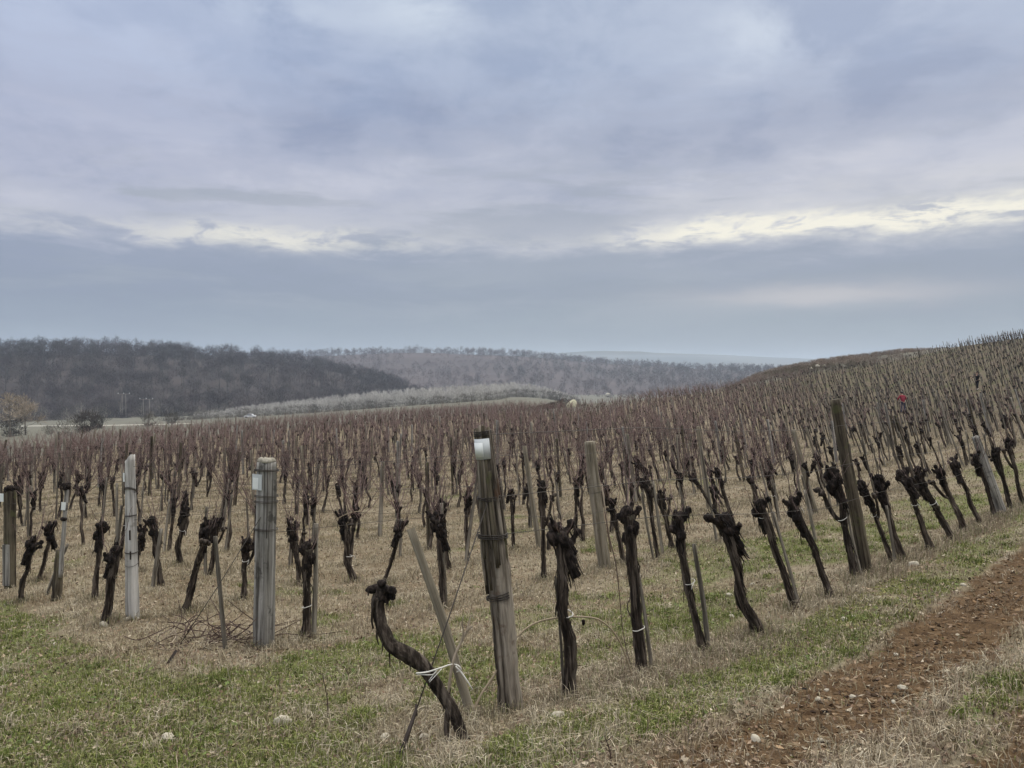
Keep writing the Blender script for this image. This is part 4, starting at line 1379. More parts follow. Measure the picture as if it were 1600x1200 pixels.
def blades(g, X, Y, H, W, LEAN_, C, r, curl=0.5):
    n = len(X)
    Z = height(X, Y) - 0.006
    a = r.random(n) * 6.283
    d = np.stack([np.cos(a), np.sin(a), np.zeros(n)], 1)
    b = a + r.normal(0, 0.9, n) + 1.57
    sd_ = np.stack([np.cos(b), np.sin(b), np.zeros(n)], 1)
    P = np.stack([X, Y, Z], 1)
    up = np.zeros((n, 3)); up[:, 2] = 1
    le = LEAN_[:, None] * H[:, None]
    m = P + up * (H * 0.62)[:, None] + d * le * 0.30
    t = P + up * (H * (1 - curl * np.clip(LEAN_, 0, 1.6) * 0.45))[:, None] + d * le
    w = W[:, None] * 0.5
    V = np.stack([P - sd_ * w, P + sd_ * w, m + sd_ * w * 0.8, m - sd_ * w * 0.8, t], 1)
    i = np.arange(n)[:, None] * 5
    CC = np.repeat(C, 5, axis=0).reshape(n, 5, 3)
    g.add(V.reshape(-1, 3), i + np.array([[0, 1, 2, 3]]), i + np.array([[3, 2, 4]]), 0, CC.reshape(-1, 3))

def pick(pal, n, r, var=0.16):
    pal = np.array(pal)
    c = pal[r.integers(0, len(pal), n)]
    return np.clip(c * (1 + r.normal(0, var, (n, 1))), 0.01, 0.8)

DRY = [(0.34, 0.295, 0.19), (0.28, 0.245, 0.16), (0.225, 0.185, 0.13), (0.41, 0.365, 0.26), (0.30, 0.265, 0.20), (0.245, 0.20, 0.135), (0.18, 0.142, 0.10)]
GREEN = [(0.135, 0.165, 0.042), (0.20, 0.22, 0.065), (0.105, 0.135, 0.034), (0.235, 0.24, 0.08), (0.165, 0.178, 0.058)]
MOSS = [(0.23, 0.235, 0.07), (0.17, 0.19, 0.055), (0.29, 0.28, 0.10), (0.13, 0.155, 0.05)]

def build_cover():
    r = np.random.default_rng(55)
    # dry sward, matted
    X, Y, rad = polar_sample(430000, 2.3, 60, r)
    soil = rut_mask(X, Y); gm = green_mask(X, Y)
    patch = fbm2(X, Y, 1.3, 3, 101)
    keep = r.random(len(X)) < (1 - 0.86 * soil) * (1 - 0.50 * gm) * np.clip(0.66 + 0.85 * patch, 0.10, 1)
    X, Y, rad, patch = X[keep], Y[keep], rad[keep], patch[keep]
    n = len(X)
    f = 1 + rad / 9.0
    H = r.uniform(0.018, 0.07, n) * (1 + 0.6 * (r.random(n) > 0.9)) * (0.9 + 0.02 * rad) * np.clip(1 + 0.5 * patch, .5, 1.6)
    W = r.uniform(0.0022, 0.0046, n) * f
    L = np.abs(r.normal(0.8, 0.6, n))
    C = pick(DRY, n, r)
    tone = fbm2(X, Y, 0.5, 3, 111)[:, None]
    C = C * (1 + 0.22 * tone) * np.where(fbm2(X, Y, 0.9, 3, 115)[:, None] > 0.15, np.array([[1.0, 0.95, 0.95]]), np.array([[1.0, 1.0, 0.97]]))
    g = Geo(); blades(g, X, Y, H, W, L, C, r, 1.0)
    # taller pale straw, thin
    X, Y, rad = polar_sample(42000, 2.4, 40, r)
    s, t = st(X, Y)
    pt = fbm2(X, Y, 0.8, 3, 121)
    keep = (rut_mask(X, Y) < 0.3) & (r.random(len(X)) < np.clip(0.25 + 1.2 * pt, 0.03, 1) * (1 - 0.75 * green_mask(X, Y)))
    X, Y, rad = X[keep], Y[keep], rad[keep]; n = len(X)
    blades(g, X, Y, r.uniform(0.06, 0.20, n), r.uniform(0.0018, 0.0032, n) * (1 + rad / 9), np.abs(r.normal(0.5, 0.45, n)), pick([(0.42, 0.36, 0.25), (0.48, 0.43, 0.32), (0.34, 0.29, 0.21)], n, r), r, 0.8)
    # unmown strip under the front row and along each row
    n0 = 46000
    s = r.uniform(-0.5, 17, n0) * r.random(n0) ** 0.35
    t = r.normal(-0.04, 0.20, n0)
    X, Y = xy(s, t)
    ok = r.random(n0) < np.clip(0.35 + 1.1 * fbm2(X, Y, 1.6, 3, 125), 0.04, 1); X, Y = X[ok], Y[ok]; rad = np.hypot(X, Y); n = len(X)
    blades(g, X, Y, r.uniform(0.03, 0.17, n) * (0.55 + 0.45 * r.random(n)), r.uniform(0.0018, 0.0036, n) * (1 + rad / 9), np.abs(r.normal(0.45, 0.4, n)),
           pick([(0.33, 0.275, 0.20), (0.27, 0.215, 0.155), (0.40, 0.345, 0.25), (0.22, 0.17, 0.125), (0.16, 0.17, 0.08)], n, r), r, 0.8)
    for k in range(1, 12):
        n0 = 9000
        s = r.uniform(-0.4, 34, n0); t = ROW_T[k] + r.normal(0, 0.20, n0)
        X, Y = xy(s, t); rad = np.hypot(X, Y)
        ok = np.abs(X) < 0.75 * Y; X, Y, rad = X[ok], Y[ok], rad[ok]; n = len(X)
        blades(g, X, Y, r.uniform(0.03, 0.13, n), r.uniform(0.002, 0.0036, n) * (1 + rad / 8), np.abs(r.normal(0.5, 0.4, n)), pick(DRY[:5], n, r), r, 0.8)
    # withered tussocks: each a fan of long limp blades
    nt = 800
    X0, Y0, rad0 = polar_sample(nt, 2.6, 26, r)
    ok = (rut_mask(X0, Y0) < 0.2) & (r.random(len(X0)) > 0.75 * green_mask(X0, Y0)); X0, Y0 = X0[ok], Y0[ok]
    for x0, y0 in zip(X0, Y0):
        m = r.integers(25, 70); sp = r.uniform(0.03, 0.09)
        blades(g, x0 + r.normal(0, sp, m), y0 + r.normal(0, sp, m), r.uniform(0.05, 0.14, m), r.uniform(0.002, 0.0036, m) * (1 + math.hypot(x0, y0) / 9), np.abs(r.normal(0.9, 0.5, m)),
               pick([(0.40, 0.345, 0.245), (0.46, 0.41, 0.31), (0.33, 0.28, 0.20)], m, r), r, 1.0)
    # weeds standing round every foot close by
    for q in list(USED) + [Vector(xy_) for xy_ in ((0.0, 4.9), (-2.4, 7.4), (-4.3, 8.7), (3.85, 8.4), (-0.27, 4.6), (-0.24, 4.75), (1.4, 11.4))]:
        m = 240
        an = r.random(m) * 6.283; rd_ = 0.05 + np.abs(r.normal(0, 0.10, m))
        X = q[0] + np.cos(an) * rd_; Y = q[1] + np.sin(an) * rd_
        blades(g, X, Y, r.uniform(0.04, 0.20, m) * (0.4 + 0.6 * r.random(m)), r.uniform(0.002, 0.0036, m) * (1 + math.hypot(q[0], q[1]) / 9), np.abs(r.normal(0.45, 0.4, m)),
               pick(DRY + [(0.16, 0.17, 0.07)], m, r), r, 0.9)
    o = g.obj('dry_grass', M['blade'], smooth=False, use_col=True)
    tag(o, 'withered straw-coloured grass between the vine rows', 'grass', kind='stuff')

    g = Geo()
    X, Y, rad = polar_sample(460000, 2.3, 45, r)
    gm = green_mask(X, Y); soil = rut_mask(X, Y)
    fine = fbm2(X, Y, 3.0, 3, 131)
    pr = np.clip(gm * (0.75 + 0.5 * fine), 0.03, 1) * (1 - 0.88 * soil)
    keep = r.random(len(X)) < pr
    X, Y, rad, gm = X[keep], Y[keep], rad[keep], gm[keep]; n = len(X)
    C = pick(GREEN, n, r)
    dryness = (r.random(n) < 0.22)[:, None]
    C = np.where(dryness, pick(DRY, n, r), C) * (1 + 0.3 * fbm2(X, Y, 0.9, 3, 135)[:, None])
    blades(g, X, Y, r.uniform(0.015, 0.06, n) * (0.6 + 0.6 * gm), r.uniform(0.0024, 0.0048, n) * (1 + rad / 9), np.abs(r.normal(0.6, 0.5, n)), C, r, 0.9)
    nt = 420
    X0, Y0, rad0 = polar_sample(nt * 3, 2.5, 22, r)
    ok = (rut_mask(X0, Y0) < 0.6) & (r.random(nt * 3) < green_mask(X0, Y0)); X0, Y0 = X0[ok], Y0[ok]
    for x0, y0 in zip(X0, Y0):
        m = r.integers(40, 110); sp = r.uniform(0.03, 0.10)
        blades(g, x0 + r.normal(0, sp, m), y0 + r.normal(0, sp, m), r.uniform(0.03, 0.10, m), r.uniform(0.0024, 0.004, m) * (1 + math.hypot(x0, y0) / 9), np.abs(r.normal(0.6, 0.4, m)),
               pick(GREEN[:3], m, r, 0.12) * r.uniform(0.75, 1.15), r, 0.9)
    # mossy yellow-green cushions on the verge and the lower edge of the bank
    s = r.uniform(-1.6, 9, 60000) * r.random(60000) ** 0.5; t = r.uniform(-1.0, -0.18, 60000)
    X, Y = xy(s, t); n1 = fbm2(X, Y, 1.7, 3, 141)
    ok = (n1 > 0.12) & (r.random(60000) < 0.8); X, Y = X[ok], Y[ok]; rad = np.hypot(X, Y); n = len(X)
    blades(g, X, Y, r.uniform(0.008, 0.026, n), r.uniform(0.004, 0.009, n) * (1 + rad / 14), np.abs(r.normal(1.0, 0.5, n)), pick(MOSS, n, r), r, 0.6)
    gg = g

    # dead leaves and bits of stalk lying flat
    def flakes(n, r0, r1, lo, hi, pal, dens, lift=0.012):
        X, Y, rad = polar_sample(n, r0, r1, r)
        ok = r.random(n) < dens(X, Y); X, Y, rad = X[ok], Y[ok], rad[ok]; n = len(X)
        Z = height(X, Y) + r.random(n) * lift + 0.004
        a = r.random(n) * 6.283
        nrm = np.stack([r.normal(0, .5, n), r.normal(0, .5, n), np.ones(n)], 1); nrm /= np.linalg.norm(nrm, axis=1)[:, None]
        d = np.stack([np.cos(a), np.sin(a), np.zeros(n)], 1)
        u = d - nrm * (d * nrm).sum(1)[:, None]; u /= np.linalg.norm(u, axis=1)[:, None]
        v = np.cross(nrm, u)
        L = r.uniform(lo, hi, n)[:, None] * (1 + rad[:, None] / 22); Wd = L * r.uniform(0.25, 0.75, n)[:, None]
        P = np.stack([X, Y, Z], 1)
        cu = nrm * L * r.uniform(-0.1, 0.4, n)[:, None]
        V = np.stack([P - u * L * .5 + cu, P - v * Wd * .5, P + u * L * .5 + cu * 0.6, P + v * Wd * .5 + cu * 0.3], 1)
        i = np.arange(n)[:, None] * 4
        C = np.repeat(pick(pal, n, r, 0.2), 4, axis=0)
        return V.reshape(-1, 3), np.concatenate([i + np.array([[0, 1, 3]]), i + np.array([[1, 2, 3]])]), C
    V, T, C = flakes(60000, 2.4, 16, 0.014, 0.040, [(0.10, 0.135, 0.04), (0.145, 0.175, 0.06), (0.08, 0.105, 0.035)],
                     lambda x, y: np.clip(green_mask(x, y) * (0.2 + 1.6 * fbm2(x, y, 2.2, 3, 155)), 0, 1) * (1 - 0.9 * rut_mask(x, y)), 0.03)
    gg.add(V, None, T, 0, C)
    o = gg.obj('green_grass', M['blade'], smooth=False, use_col=True)
    tag(o, 'short green grass and yellowish moss in patches on the verge and lower left', 'grass', kind='stuff')
    g = Geo()
    V, T, C = flakes(105000, 2.3, 34, 0.012, 0.042, [(0.24, 0.175, 0.12), (0.30, 0.235, 0.165), (0.17, 0.115, 0.08), (0.36, 0.31, 0.235), (0.12, 0.085, 0.065)],
                     lambda x, y: np.clip(0.5 + 0.8 * fbm2(x, y, 1.1, 3, 151), 0.1, 1) * (1 - 0.85 * rut_mask(x, y)))
    g.add(V, None, T, 0, C)
    o = g.obj('fallen_leaves', M['litter'], smooth=False, use_col=True)
    tag(o, 'brown dead leaves and scraps strewn through the grass', 'leaves', kind='stuff')

    # clods in the ruts
    g = Geo()
    n0 = 110000
    s = r.uniform(-1.8, 14, n0) * r.random(n0) ** 0.6
    t = np.where(r.random(n0) < 0.66, r.normal(-1.53, 0.27, n0), r.normal(-2.9, 0.3, n0))
    X, Y = xy(s, t)
    m = rut_mask(X, Y)
    ok = (r.random(n0) < m * np.clip(0.6 + 0.9 * fbm2(X, Y, 2.5, 3, 161), 0.08, 1)) & (np.hypot(X, Y) > 2.2) & (Y > 0.5)
    X, Y = X[ok], Y[ok]; n = len(X)
    v, f = ICO1
    size = (0.0012 + 0.013 * r.random(n) ** 16) * (1 + np.hypot(X, Y) / 14)
    J = 1 + 0.42 * r.normal(size=(n, len(v))).clip(-1.6, 1.6)
    VV = v[None] * J[..., None] * size[:, None, None] * np.array([1.2, 1.2, 0.8]) + np.stack([X, Y, height(X, Y) - size * 0.1], 1)[:, None]
    C = pick([(0.10, 0.062, 0.032), (0.13, 0.084, 0.046), (0.058, 0.036, 0.02), (0.11, 0.07, 0.038), (0.16, 0.112, 0.068)], n, r, 0.3)
    g.add(VV.reshape(-1, 3), None, (f[None] + (np.arange(n) * len(v))[:, None, None]).reshape(-1, 3), 0, np.repeat(C, len(v), axis=0))
    o = g.obj('soil_clods', M['clod'], smooth=False, use_col=True)
    tag(o, 'reddish brown crumbs of soil along the wheel ruts', 'soil', kind='stuff')
    # small pale pebbles
    g = Geo()
    n0 = 700
    s = r.uniform(-3.5, 14, n0) * r.random(n0) ** 0.5; t = np.where(r.random(n0) < 0.75, r.normal(-1.6, 0.55, n0), r.uniform(-2.5, 4, n0))
    X, Y = xy(s, t); ok = (np.hypot(X, Y) > 2.4) & (Y > 1); X, Y = X[ok], Y[ok]; n = len(X)
    size = 0.003 + 0.012 * r.random(n) ** 4
    J = 1 + 0.22 * r.normal(size=(n, len(v)))
    VV = v[None] * J[..., None] * size[:, None, None] * np.array([1.25, 1.0, 0.7]) + np.stack([X, Y, height(X, Y) + size * 0.35], 1)[:, None]
    C = pick([(0.34, 0.28, 0.20), (0.28, 0.22, 0.15), (0.40, 0.35, 0.26), (0.22, 0.155, 0.095)], n, r, 0.15)
    g.add(VV.reshape(-1, 3), None, (f[None] + (np.arange(n) * len(v))[:, None, None]).reshape(-1, 3), 0, np.repeat(C, len(v), axis=0))
    o = g.obj('gravel', M['clod'], smooth=False, use_col=True)
    tag(o, 'small pale limestone pebbles on the track and verge', 'gravel', kind='stuff')
build_cover()
# ------------------------------------------------------------------ end posts, row posts, wires
def post_root(bx, by, tx, ty, label, name='vineyard_post', depth=None, yaw=0.0, group=None):
    b = ground_hit(bx, by) if depth is None else at(bx, by, depth)
    t = at(tx, ty, b[1])
    root = empty(name, b, label, 'post', group)
    L = set_axis(root, b, t, yaw)
    return root, L

def ring(g, z, rx, ry=None, wr=0.0028, tilt=0.0, turns=1, seed=0, n=22):
    ry = ry or rx
    r = np.random.default_rng(seed)
    for k in range(turns):
        th = np.linspace(0, 2 * np.pi, n)
        tl = tilt + r.normal(0, 0.05)
        P = np.stack([rx * np.cos(th), ry * np.sin(th), z + k * wr * 2.6 + tl * rx * np.sin(th + seed) + r.normal(0, wr * 0.3, n)], 1)
        P[-1] = P[0]
        add_tube(g, P, wr, 6, cap=False)

def curved_tag(root, z0, z1, rad, a0, a1, mat, name='tag', th=0.002, label=None):
    n = 10
    A = np.linspace(a0, a1, n)
    V = []
    for rr_ in (rad, rad + th):
        for z in (z0, z1):
            V.append(np.stack([rr_ * np.cos(A), rr_ * np.sin(A), np.full(n, z)], 1))
    V = np.concatenate(V)
    i = np.arange(n - 1)
    Q = np.concatenate([np.stack([2 * n + i, 2 * n + i + 1, 3 * n + i + 1, 3 * n + i], 1), np.stack([i, n + i, n + i + 1, i + 1], 1),
                        np.stack([n + i, 3 * n + i, 3 * n + i + 1, n + i + 1], 1), np.stack([i, i + 1, 2 * n + i + 1, 2 * n + i], 1),
                        [[0, 2 * n, 3 * n, n], [n - 1, 2 * n - 1, 4 * n - 1, 3 * n - 1]]])
    g = Geo(); g.add(V, Q)
    o = g.obj(name, mat, root)
    if label: o['label'] = label
    return o

POST_TOPS = {}
def wired_end_post():
    root, L = post_root(797, 1116, 753, 664, 'tall wired end post of bundled split wood with a metal tag, front row')
    r = np.random.default_rng(901)
    z = np.linspace(-0.15, L * 0.98, 60)
    rad = np.interp(z / L, [-0.1, 0, 0.1, 0.3, 0.5, 0.62, 0.75, 0.9, 1], [0.085, 0.083, 0.073, 0.068, 0.074, 0.068, 0.048, 0.036, 0.035])
    P = np.stack([0.012 * np.sin(z * 2.3), 0.01 * np.sin(z * 1.7 + 1), z], 1)
    g = Geo(); add_tube(g, P, rad, 34, rough=0.22, ridge=0.26, seed=4)
    g.obj('shaft', M['post_split'], root)
    # long split slats bound round the upper half
    for k in range(17):
        a = k / 17 * 6.283 + r.normal(0, 0.08)
        z0, z1 = L * r.uniform(0.40, 0.62), L * r.uniform(0.972, 1.0)
        if k % 4 == 2: z1 = L * r.uniform(0.80, 0.88)
        zz = np.linspace(z0, z1, 14)
        rr_ = np.interp(zz / L, [0.4, 0.56, 0.63, 0.76, 0.92, 1.0], [0.070, 0.084, 0.076, 0.058, 0.042, 0.042]) + r.normal(0, 0.005)
        aa = a + 0.10 * np.sin(zz * 3 + k)
        p = np.stack([rr_ * np.cos(aa), rr_ * np.sin(aa), zz], 1)
        g = Geo(); add_tube(g, p, np.linspace(0.011, 0.0125, 14) * r.uniform(0.75, 1.2), 8, rough=0.3, ridge=0.35, seed=k + 30)
        g.obj('slat', M['post_dark'] if k % 3 else M['post_split'], root)
    for zf, tr, rx, wr in ((0.965, 4, 0.057, 0.0034), (0.745, 3, 0.074, 0.0034), (0.615, 3, 0.095, 0.0042), (0.405, 3, 0.077, 0.0042)):
        g = Geo(); ring(g, L * zf, rx, rx * 0.98, wr, 0.1, tr, int(zf * 100)); g.obj('wire_wrap', M['wire'], root)
    # the tag faces the track
    root_rot = root.rotation_quaternion
    curved_tag(root, L * 0.885, L * 0.955, 0.0570, R(-170), R(-48), M['tag_metal'])
    curved_tag(root, L * 0.893, L * 0.942, 0.0595, R(-166), R(-95), M['tag_white'], 'paper')
    POST_TOPS[0] = (root, L)
wired_end_post()

def square_post(bx, by, tx, ty, w0, w1, d0, d1, yaw, mat, label, cap=None, seed=0, group=None, slant=0.0):
    root, L = post_root(bx, by, tx, ty, label, yaw=yaw, group=group)
    n, m = 40, 8
    z = np.linspace(-0.12, L, n)
    g = Geo(); V = []
    for zz in z:
        f = np.clip(zz / L, 0, 1)
        w = w0 + (w1 - w0) * f; d = d0 + (d1 - d0) * f
        # rounded square outline
        th = np.linspace(0, 2 * np.pi, m * 4, endpoint=False) + np.pi / 4 / 8
        c, s = np.cos(th), np.sin(th)
        k = (np.abs(c) ** 9 + np.abs(s) ** 9) ** (-1 / 9)
        V.append(np.stack([c * k * w / 2, s * k * d / 2, np.full(m * 4, zz)], 1))
    V = np.array(V)
    N = V / np.maximum(np.linalg.norm(V[..., :2], axis=2)[..., None], 1e-6); N[..., 2] = 0
    q = V.copy(); q[..., 2] *= 0.12; 
    V = V + N * (0.007 * fbm(q * 34 + seed, 3, seed) + 0.005 * fbm(V * 9 + seed, 2, seed + 1))[..., None]
    V[-3:, :, 2] += (slant * V[-3:, :, 0] / max(w1, 0.01)) * np.array([0.15, 0.5, 1.0])[:, None]
    V[-1, :, 2] += 0.012 * fbm(V[-1] * 60 + seed, 2, seed + 3)
    k = V.shape[1]
    i = np.arange(n - 1)[:, None] * k; j = np.arange(k)[None]; j2 = (j + 1) % k
    Q = np.stack([i + j, i + j2, i + k + j2, i + k + j], -1).reshape(-1, 4)
    VV = np.concatenate([V.reshape(-1, 3), [V[-1].mean(0) + [0, 0, 0.004]]])
    T = np.stack([np.full(k, n * k), (n - 1) * k + np.arange(k), (n - 1) * k + (np.arange(k) + 1) % k], 1)
    g.add(VV, Q, T); g.obj('shaft', mat, root)
    return root, L

def flat_tag(root, c, w, h, rotz, mat=None, name='tag'):
    rm = np.array(Matrix.Rotation(rotz, 3, 'Z'))
    g = Geo(); add_box(g, c, (w, 0.003, h), rm); return g.obj(name, mat or M['tag_white'], root, smooth=False)

def second_post():
    root, L = square_post(412, 1010, 417, 722, 0.165, 0.150, 0.15, 0.135, R(-24), M['post_grey'], 'square grey weathered end post with a pale crusted top and white tag', seed=11)
    g = Geo()
    r = np.random.default_rng(17)
    for k in range(9):
        v, f = ICO2
        a = k * 0.7; q = np.array([0.055 * math.cos(a) * (k % 3 + 1) / 3, 0.05 * math.sin(a) * (k % 3 + 1) / 3, L + 0.012])
        g.add(v * np.array([0.042, 0.040, 0.030]) * (1 + 0.14 * r.normal(size=(len(v), 1))) + q, None, f)
    g.obj('cap', material('crusted_post_top', plain((0.30, 0.28, 0.23), var=0.5, sc=40), 0.95, 0.1), root)
    for zf, tr, wr in ((0.955, 2, 0.0045), (0.815, 2, 0.003), (0.785, 2, 0.003), (0.635, 2, 0.0035)):
        g = Geo()
        for k in range(tr):
            w, d = 0.082, 0.076
            zz = L * zf + k * 0.012
            P = smooth_path([(-w, -d, zz), (w, -d, zz + 0.004), (w, d, zz - 0.003), (-w, d, zz), (-w, -d, zz)], 30)
            add_tube(g, P, wr, 6, cap=False)
        g.obj('wire_wrap', M['wire'], root)
    # black strap down the corner
    g = Geo(); add_tube(g, [(0.079, -0.076, L * 0.60), (0.080, -0.077, L * 0.8), (0.078, -0.075, L * 1.0)], 0.004, 6); g.obj('strap', M['iron'], root)
    flat_tag(root, (-0.045, -0.079, L * 0.895), 0.115, 0.15, R(0), M['tag_metal'], 'tag_plate')
    flat_tag(root, (-0.062, -0.083, L * 0.888), 0.062, 0.105, R(0))
    POST_TOPS[1] = (root, L)
second_post()

def third_post():
    root, L = square_post(207, 968, 203, 716, 0.122, 0.080, 0.110, 0.078, R(-20), M['post_pale'], 'pale grey tapering end post with dark slots and three wire loops', seed=23, slant=0.09)
    for z0, z1, x in ((0.50, 0.56, 0.035), (0.38, 0.43, 0.040)):
        g = Geo(); add_box(g, (x, -0.051, L * (z0 + z1) / 2), (0.014, 0.012, L * (z1 - z0))); g.obj('slot', M['iron'], root, smooth=False)
    for zf, tr, tl, wr in ((0.80, 3, 0.5, 0.0034), (0.645, 2, 0.12, 0.003), (0.42, 2, 0.1, 0.003), (0.35, 1, 0.4, 0.0026)):
        g = Geo(); w = 0.063 - 0.018 * zf
        ring(g, L * zf, w * 1.25, w * 1.2, wr, tl, tr, int(zf * 90)); g.obj('wire_wrap', M['wire'], root)
    flat_tag(root, (-0.040, -0.052, L * 0.885), 0.035, 0.10, R(-20))
    g = Geo(); add_tube(g, [(-0.085, -0.02, L * 0.70), (-0.10, -0.02, L * 0.96)], 0.008, 8, rough=0.2); g.obj('splint', M['stake'], root)
    POST_TOPS[2] = (root, L)
third_post()

def tagged_post():
    root, L = post_root(88, 938, 102, 752, 'thin broken end post with a dark wired cap and white tag, far left')
    g = Geo(); z = np.linspace(-0.1, L * 0.42, 16); add_tube(g, np.stack([z * 0, z * 0, z], 1), np.linspace(0.062, 0.052, 16), 16, rough=0.2, ridge=0.3, seed=3); g.obj('stump', M['post_dark'], root)
    g = Geo(); z = np.linspace(L * 0.2, L * 0.97, 16); add_tube(g, np.stack([0.045 + 0 * z, -0.03 + 0 * z, z], 1), np.linspace(0.028, 0.024, 16), 12, rough=0.2, ridge=0.25, seed=6); g.obj('shaft', M['post_grey'], root)
    g = Geo(); r = np.random.default_rng(4); v, f = ICO2
    for k in range(8):
        g.add(v * 0.032 * (1 + 0.25 * r.normal(size=(len(v), 1))) + np.array([0.045 + r.normal(0, .025), -0.03 + r.normal(0, .02), L * 0.97 + r.normal(0, .018)]), None, f)
    g.obj('cap', M['head'], root)
    g = Geo(); v, f = ICO2; g.add(v * np.array([0.045, 0.04, 0.03]) + np.array([0.04, -0.04, L * 0.69]), None, f); g.obj('collar', M['head'], root)
    flat_tag(root, (0.035, -0.062, L * 0.80), 0.055, 0.105, R(6))
    POST_TOPS[3] = (root, L)
tagged_post()

def left_post():
    root, L = square_post(16, 918, 15, 766, 0.125, 0.135, 0.11, 0.12, R(-15), M['post_dark'], 'square dark end post with a shaggy black top at the left edge', seed=37)
    g = Geo(); r = np.random.default_rng(6); v, f = ICO2
    for k in range(9):
        g.add(v * 0.042 * (1 + 0.25 * r.normal(size=(len(v), 1))) + np.array([r.normal(0, .035), r.normal(0, .03), L + 0.02 + r.normal(0, .015)]), None, f)
    g.obj('cap', M['head'], root)
    g = Geo(); ring(g, L * 0.86, 0.085, 0.08, 0.003, 0.05, 2, 3); g.obj('wire_wrap', M['wire'], root)
    g = Geo(); add_box(g, (0, -0.066, L * 0.24), (0.115, 0.02, L * 0.42)); g.obj('board', M['post_grey'], root, smooth=False)
    flat_tag(root, (-0.07, -0.072, L * 0.93), 0.075, 0.12, R(0))
    POST_TOPS[4] = (root, L)
left_post()

def round_post(bx, by, tx, ty, r0, r1, mat, label, seed, group=None, top_slant=0.0):
    root, L = post_root(bx, by, tx, ty, label, group=group)
    z = np.linspace(-0.1, L, 40)
    P = np.stack([0.008 * np.sin(z * 2 + seed), 0.008 * np.sin(z * 1.6 + seed * 2), z], 1)
    g = Geo(); add_tube(g, P, np.interp(z / L, [0, 1], [r0, r1]), 26, rough=0.10, ridge=0.12, seed=seed)
    g.obj('shaft', mat, root)
    return root, L
ra, La = round_post(945, 887, 921, 690, 0.092, 0.078, M['post_tan'], 'smooth tan round post in the second row, right of the wired end post', 3)
g = Geo(); add_tube(g, [(0.115, -0.02, La * 0.12), (0.105, -0.02, La * 0.45), (0.10, -0.03, La * 0.66)], 0.012, 8, rough=0.2); g.obj('splint', M['twig_pale'], ra)
g = Geo(); ring(g, La * 0.60, 0.088, 0.086, 0.0022, 0.05, 2, 8); g.obj('wire_wrap', M['wire'], ra)
rb, Lb = round_post(1353, 894, 1305, 624, 0.078, 0.056, M['post_dark'], 'tall dark mossy post leaning left in the front row', 7)
g = Geo(); ring(g, Lb * 0.62, 0.075, 0.072, 0.0022, 0.05, 2, 8); g.obj('wire_wrap', M['wire'], rb)
rc, Lc = square_post(1566, 803, 1524, 682, 0.15, 0.11, 0.10, 0.08, R(12), M['post_grey'], 'flat grey leaning row post near the right edge, front row', seed=51)
g = Geo(); ring(g, Lc * 0.55, 0.09, 0.07, 0.0022, 0.05, 2, 8); g.obj('wire_wrap', M['wire'], rc)
rd, Ld = round_post(1274, 802, 1240, 672, 0.062, 0.050, M['post_tan'], 'grey leaning row post with a wire, left of the tall mossy post', 9)
g = Geo(); ring(g, Ld * 0.5, 0.06, 0.06, 0.002, 0.05, 2, 8); g.obj('wire_wrap', M['wire'], rd)

def stake_px(bx, by, tx, ty, label, thick=1.0, depth=None, dy=0.0):
    b = ground_hit(bx, by) if depth is None else at(bx, by, depth)
    t = at(tx, ty, b[1] + dy)
    return make_stake(b - np.array([0, 0, 0.02]), t, label, thick)
stake_px(738, 1120, 642, 826, 'long grey-brown stake leaning left behind the curved vine', 1.45, None, 0.25).data = (lambda m_: (m_.materials.clear(), m_.materials.append(M['post_tan']), m_)[2])(STAKES[1].copy())
stake_px(490, 998, 494, 818, 'dark stake bound to the vine right of the square grey post', 1.25)
stake_px(352, 1014, 336, 838, 'pale bent stake standing in the twig pile', 1.0)
stake_px(697, 948, 690, 786, 'narrow dark stake beside the straight vine left of the wired end post', 0.9)
stake_px(238, 921, 252, 826, 'brown stake leaning right, between the pale post and the grey-footed vine', 1.15)
stake_px(1275, 846, 1257, 766, 'short cut-off grey stake left of the tall mossy post', 1.5)
stake_px(1036, 866, 1020, 752, 'grey stake with a white tie behind the ragged-headed front vine', 1.3)
stake_px(882, 1090, 868, 900, 'thin dark rod against the left side of the stout tied vine', 0.5)
stake_px(1346, 898, 1322, 790, 'thin grey stick between the leaning vine and the mossy post', 0.8)
stake_px(170, 968, 190, 790, 'grey broken stake leaning against the left of the pale end post', 1.0)
stake_px(72, 930, 106, 850, 'pale slanting stick propped across the thin tagged post', 0.8)
stake_px(1020, 1052, 995, 880, 'thin grey rod tied along the ragged-headed front vine', 0.7)
stake_px(1108, 1020, 1084, 850, 'grey rod along the right side of the vine with the hanging tie', 0.8)
stake_px(1250, 947, 1208, 800, 'thin grey rod along the forked leaning vine', 0.8)
stake_px(1400, 880, 1385, 790, 'grey stick beside the vine with the overhanging head', 0.8)

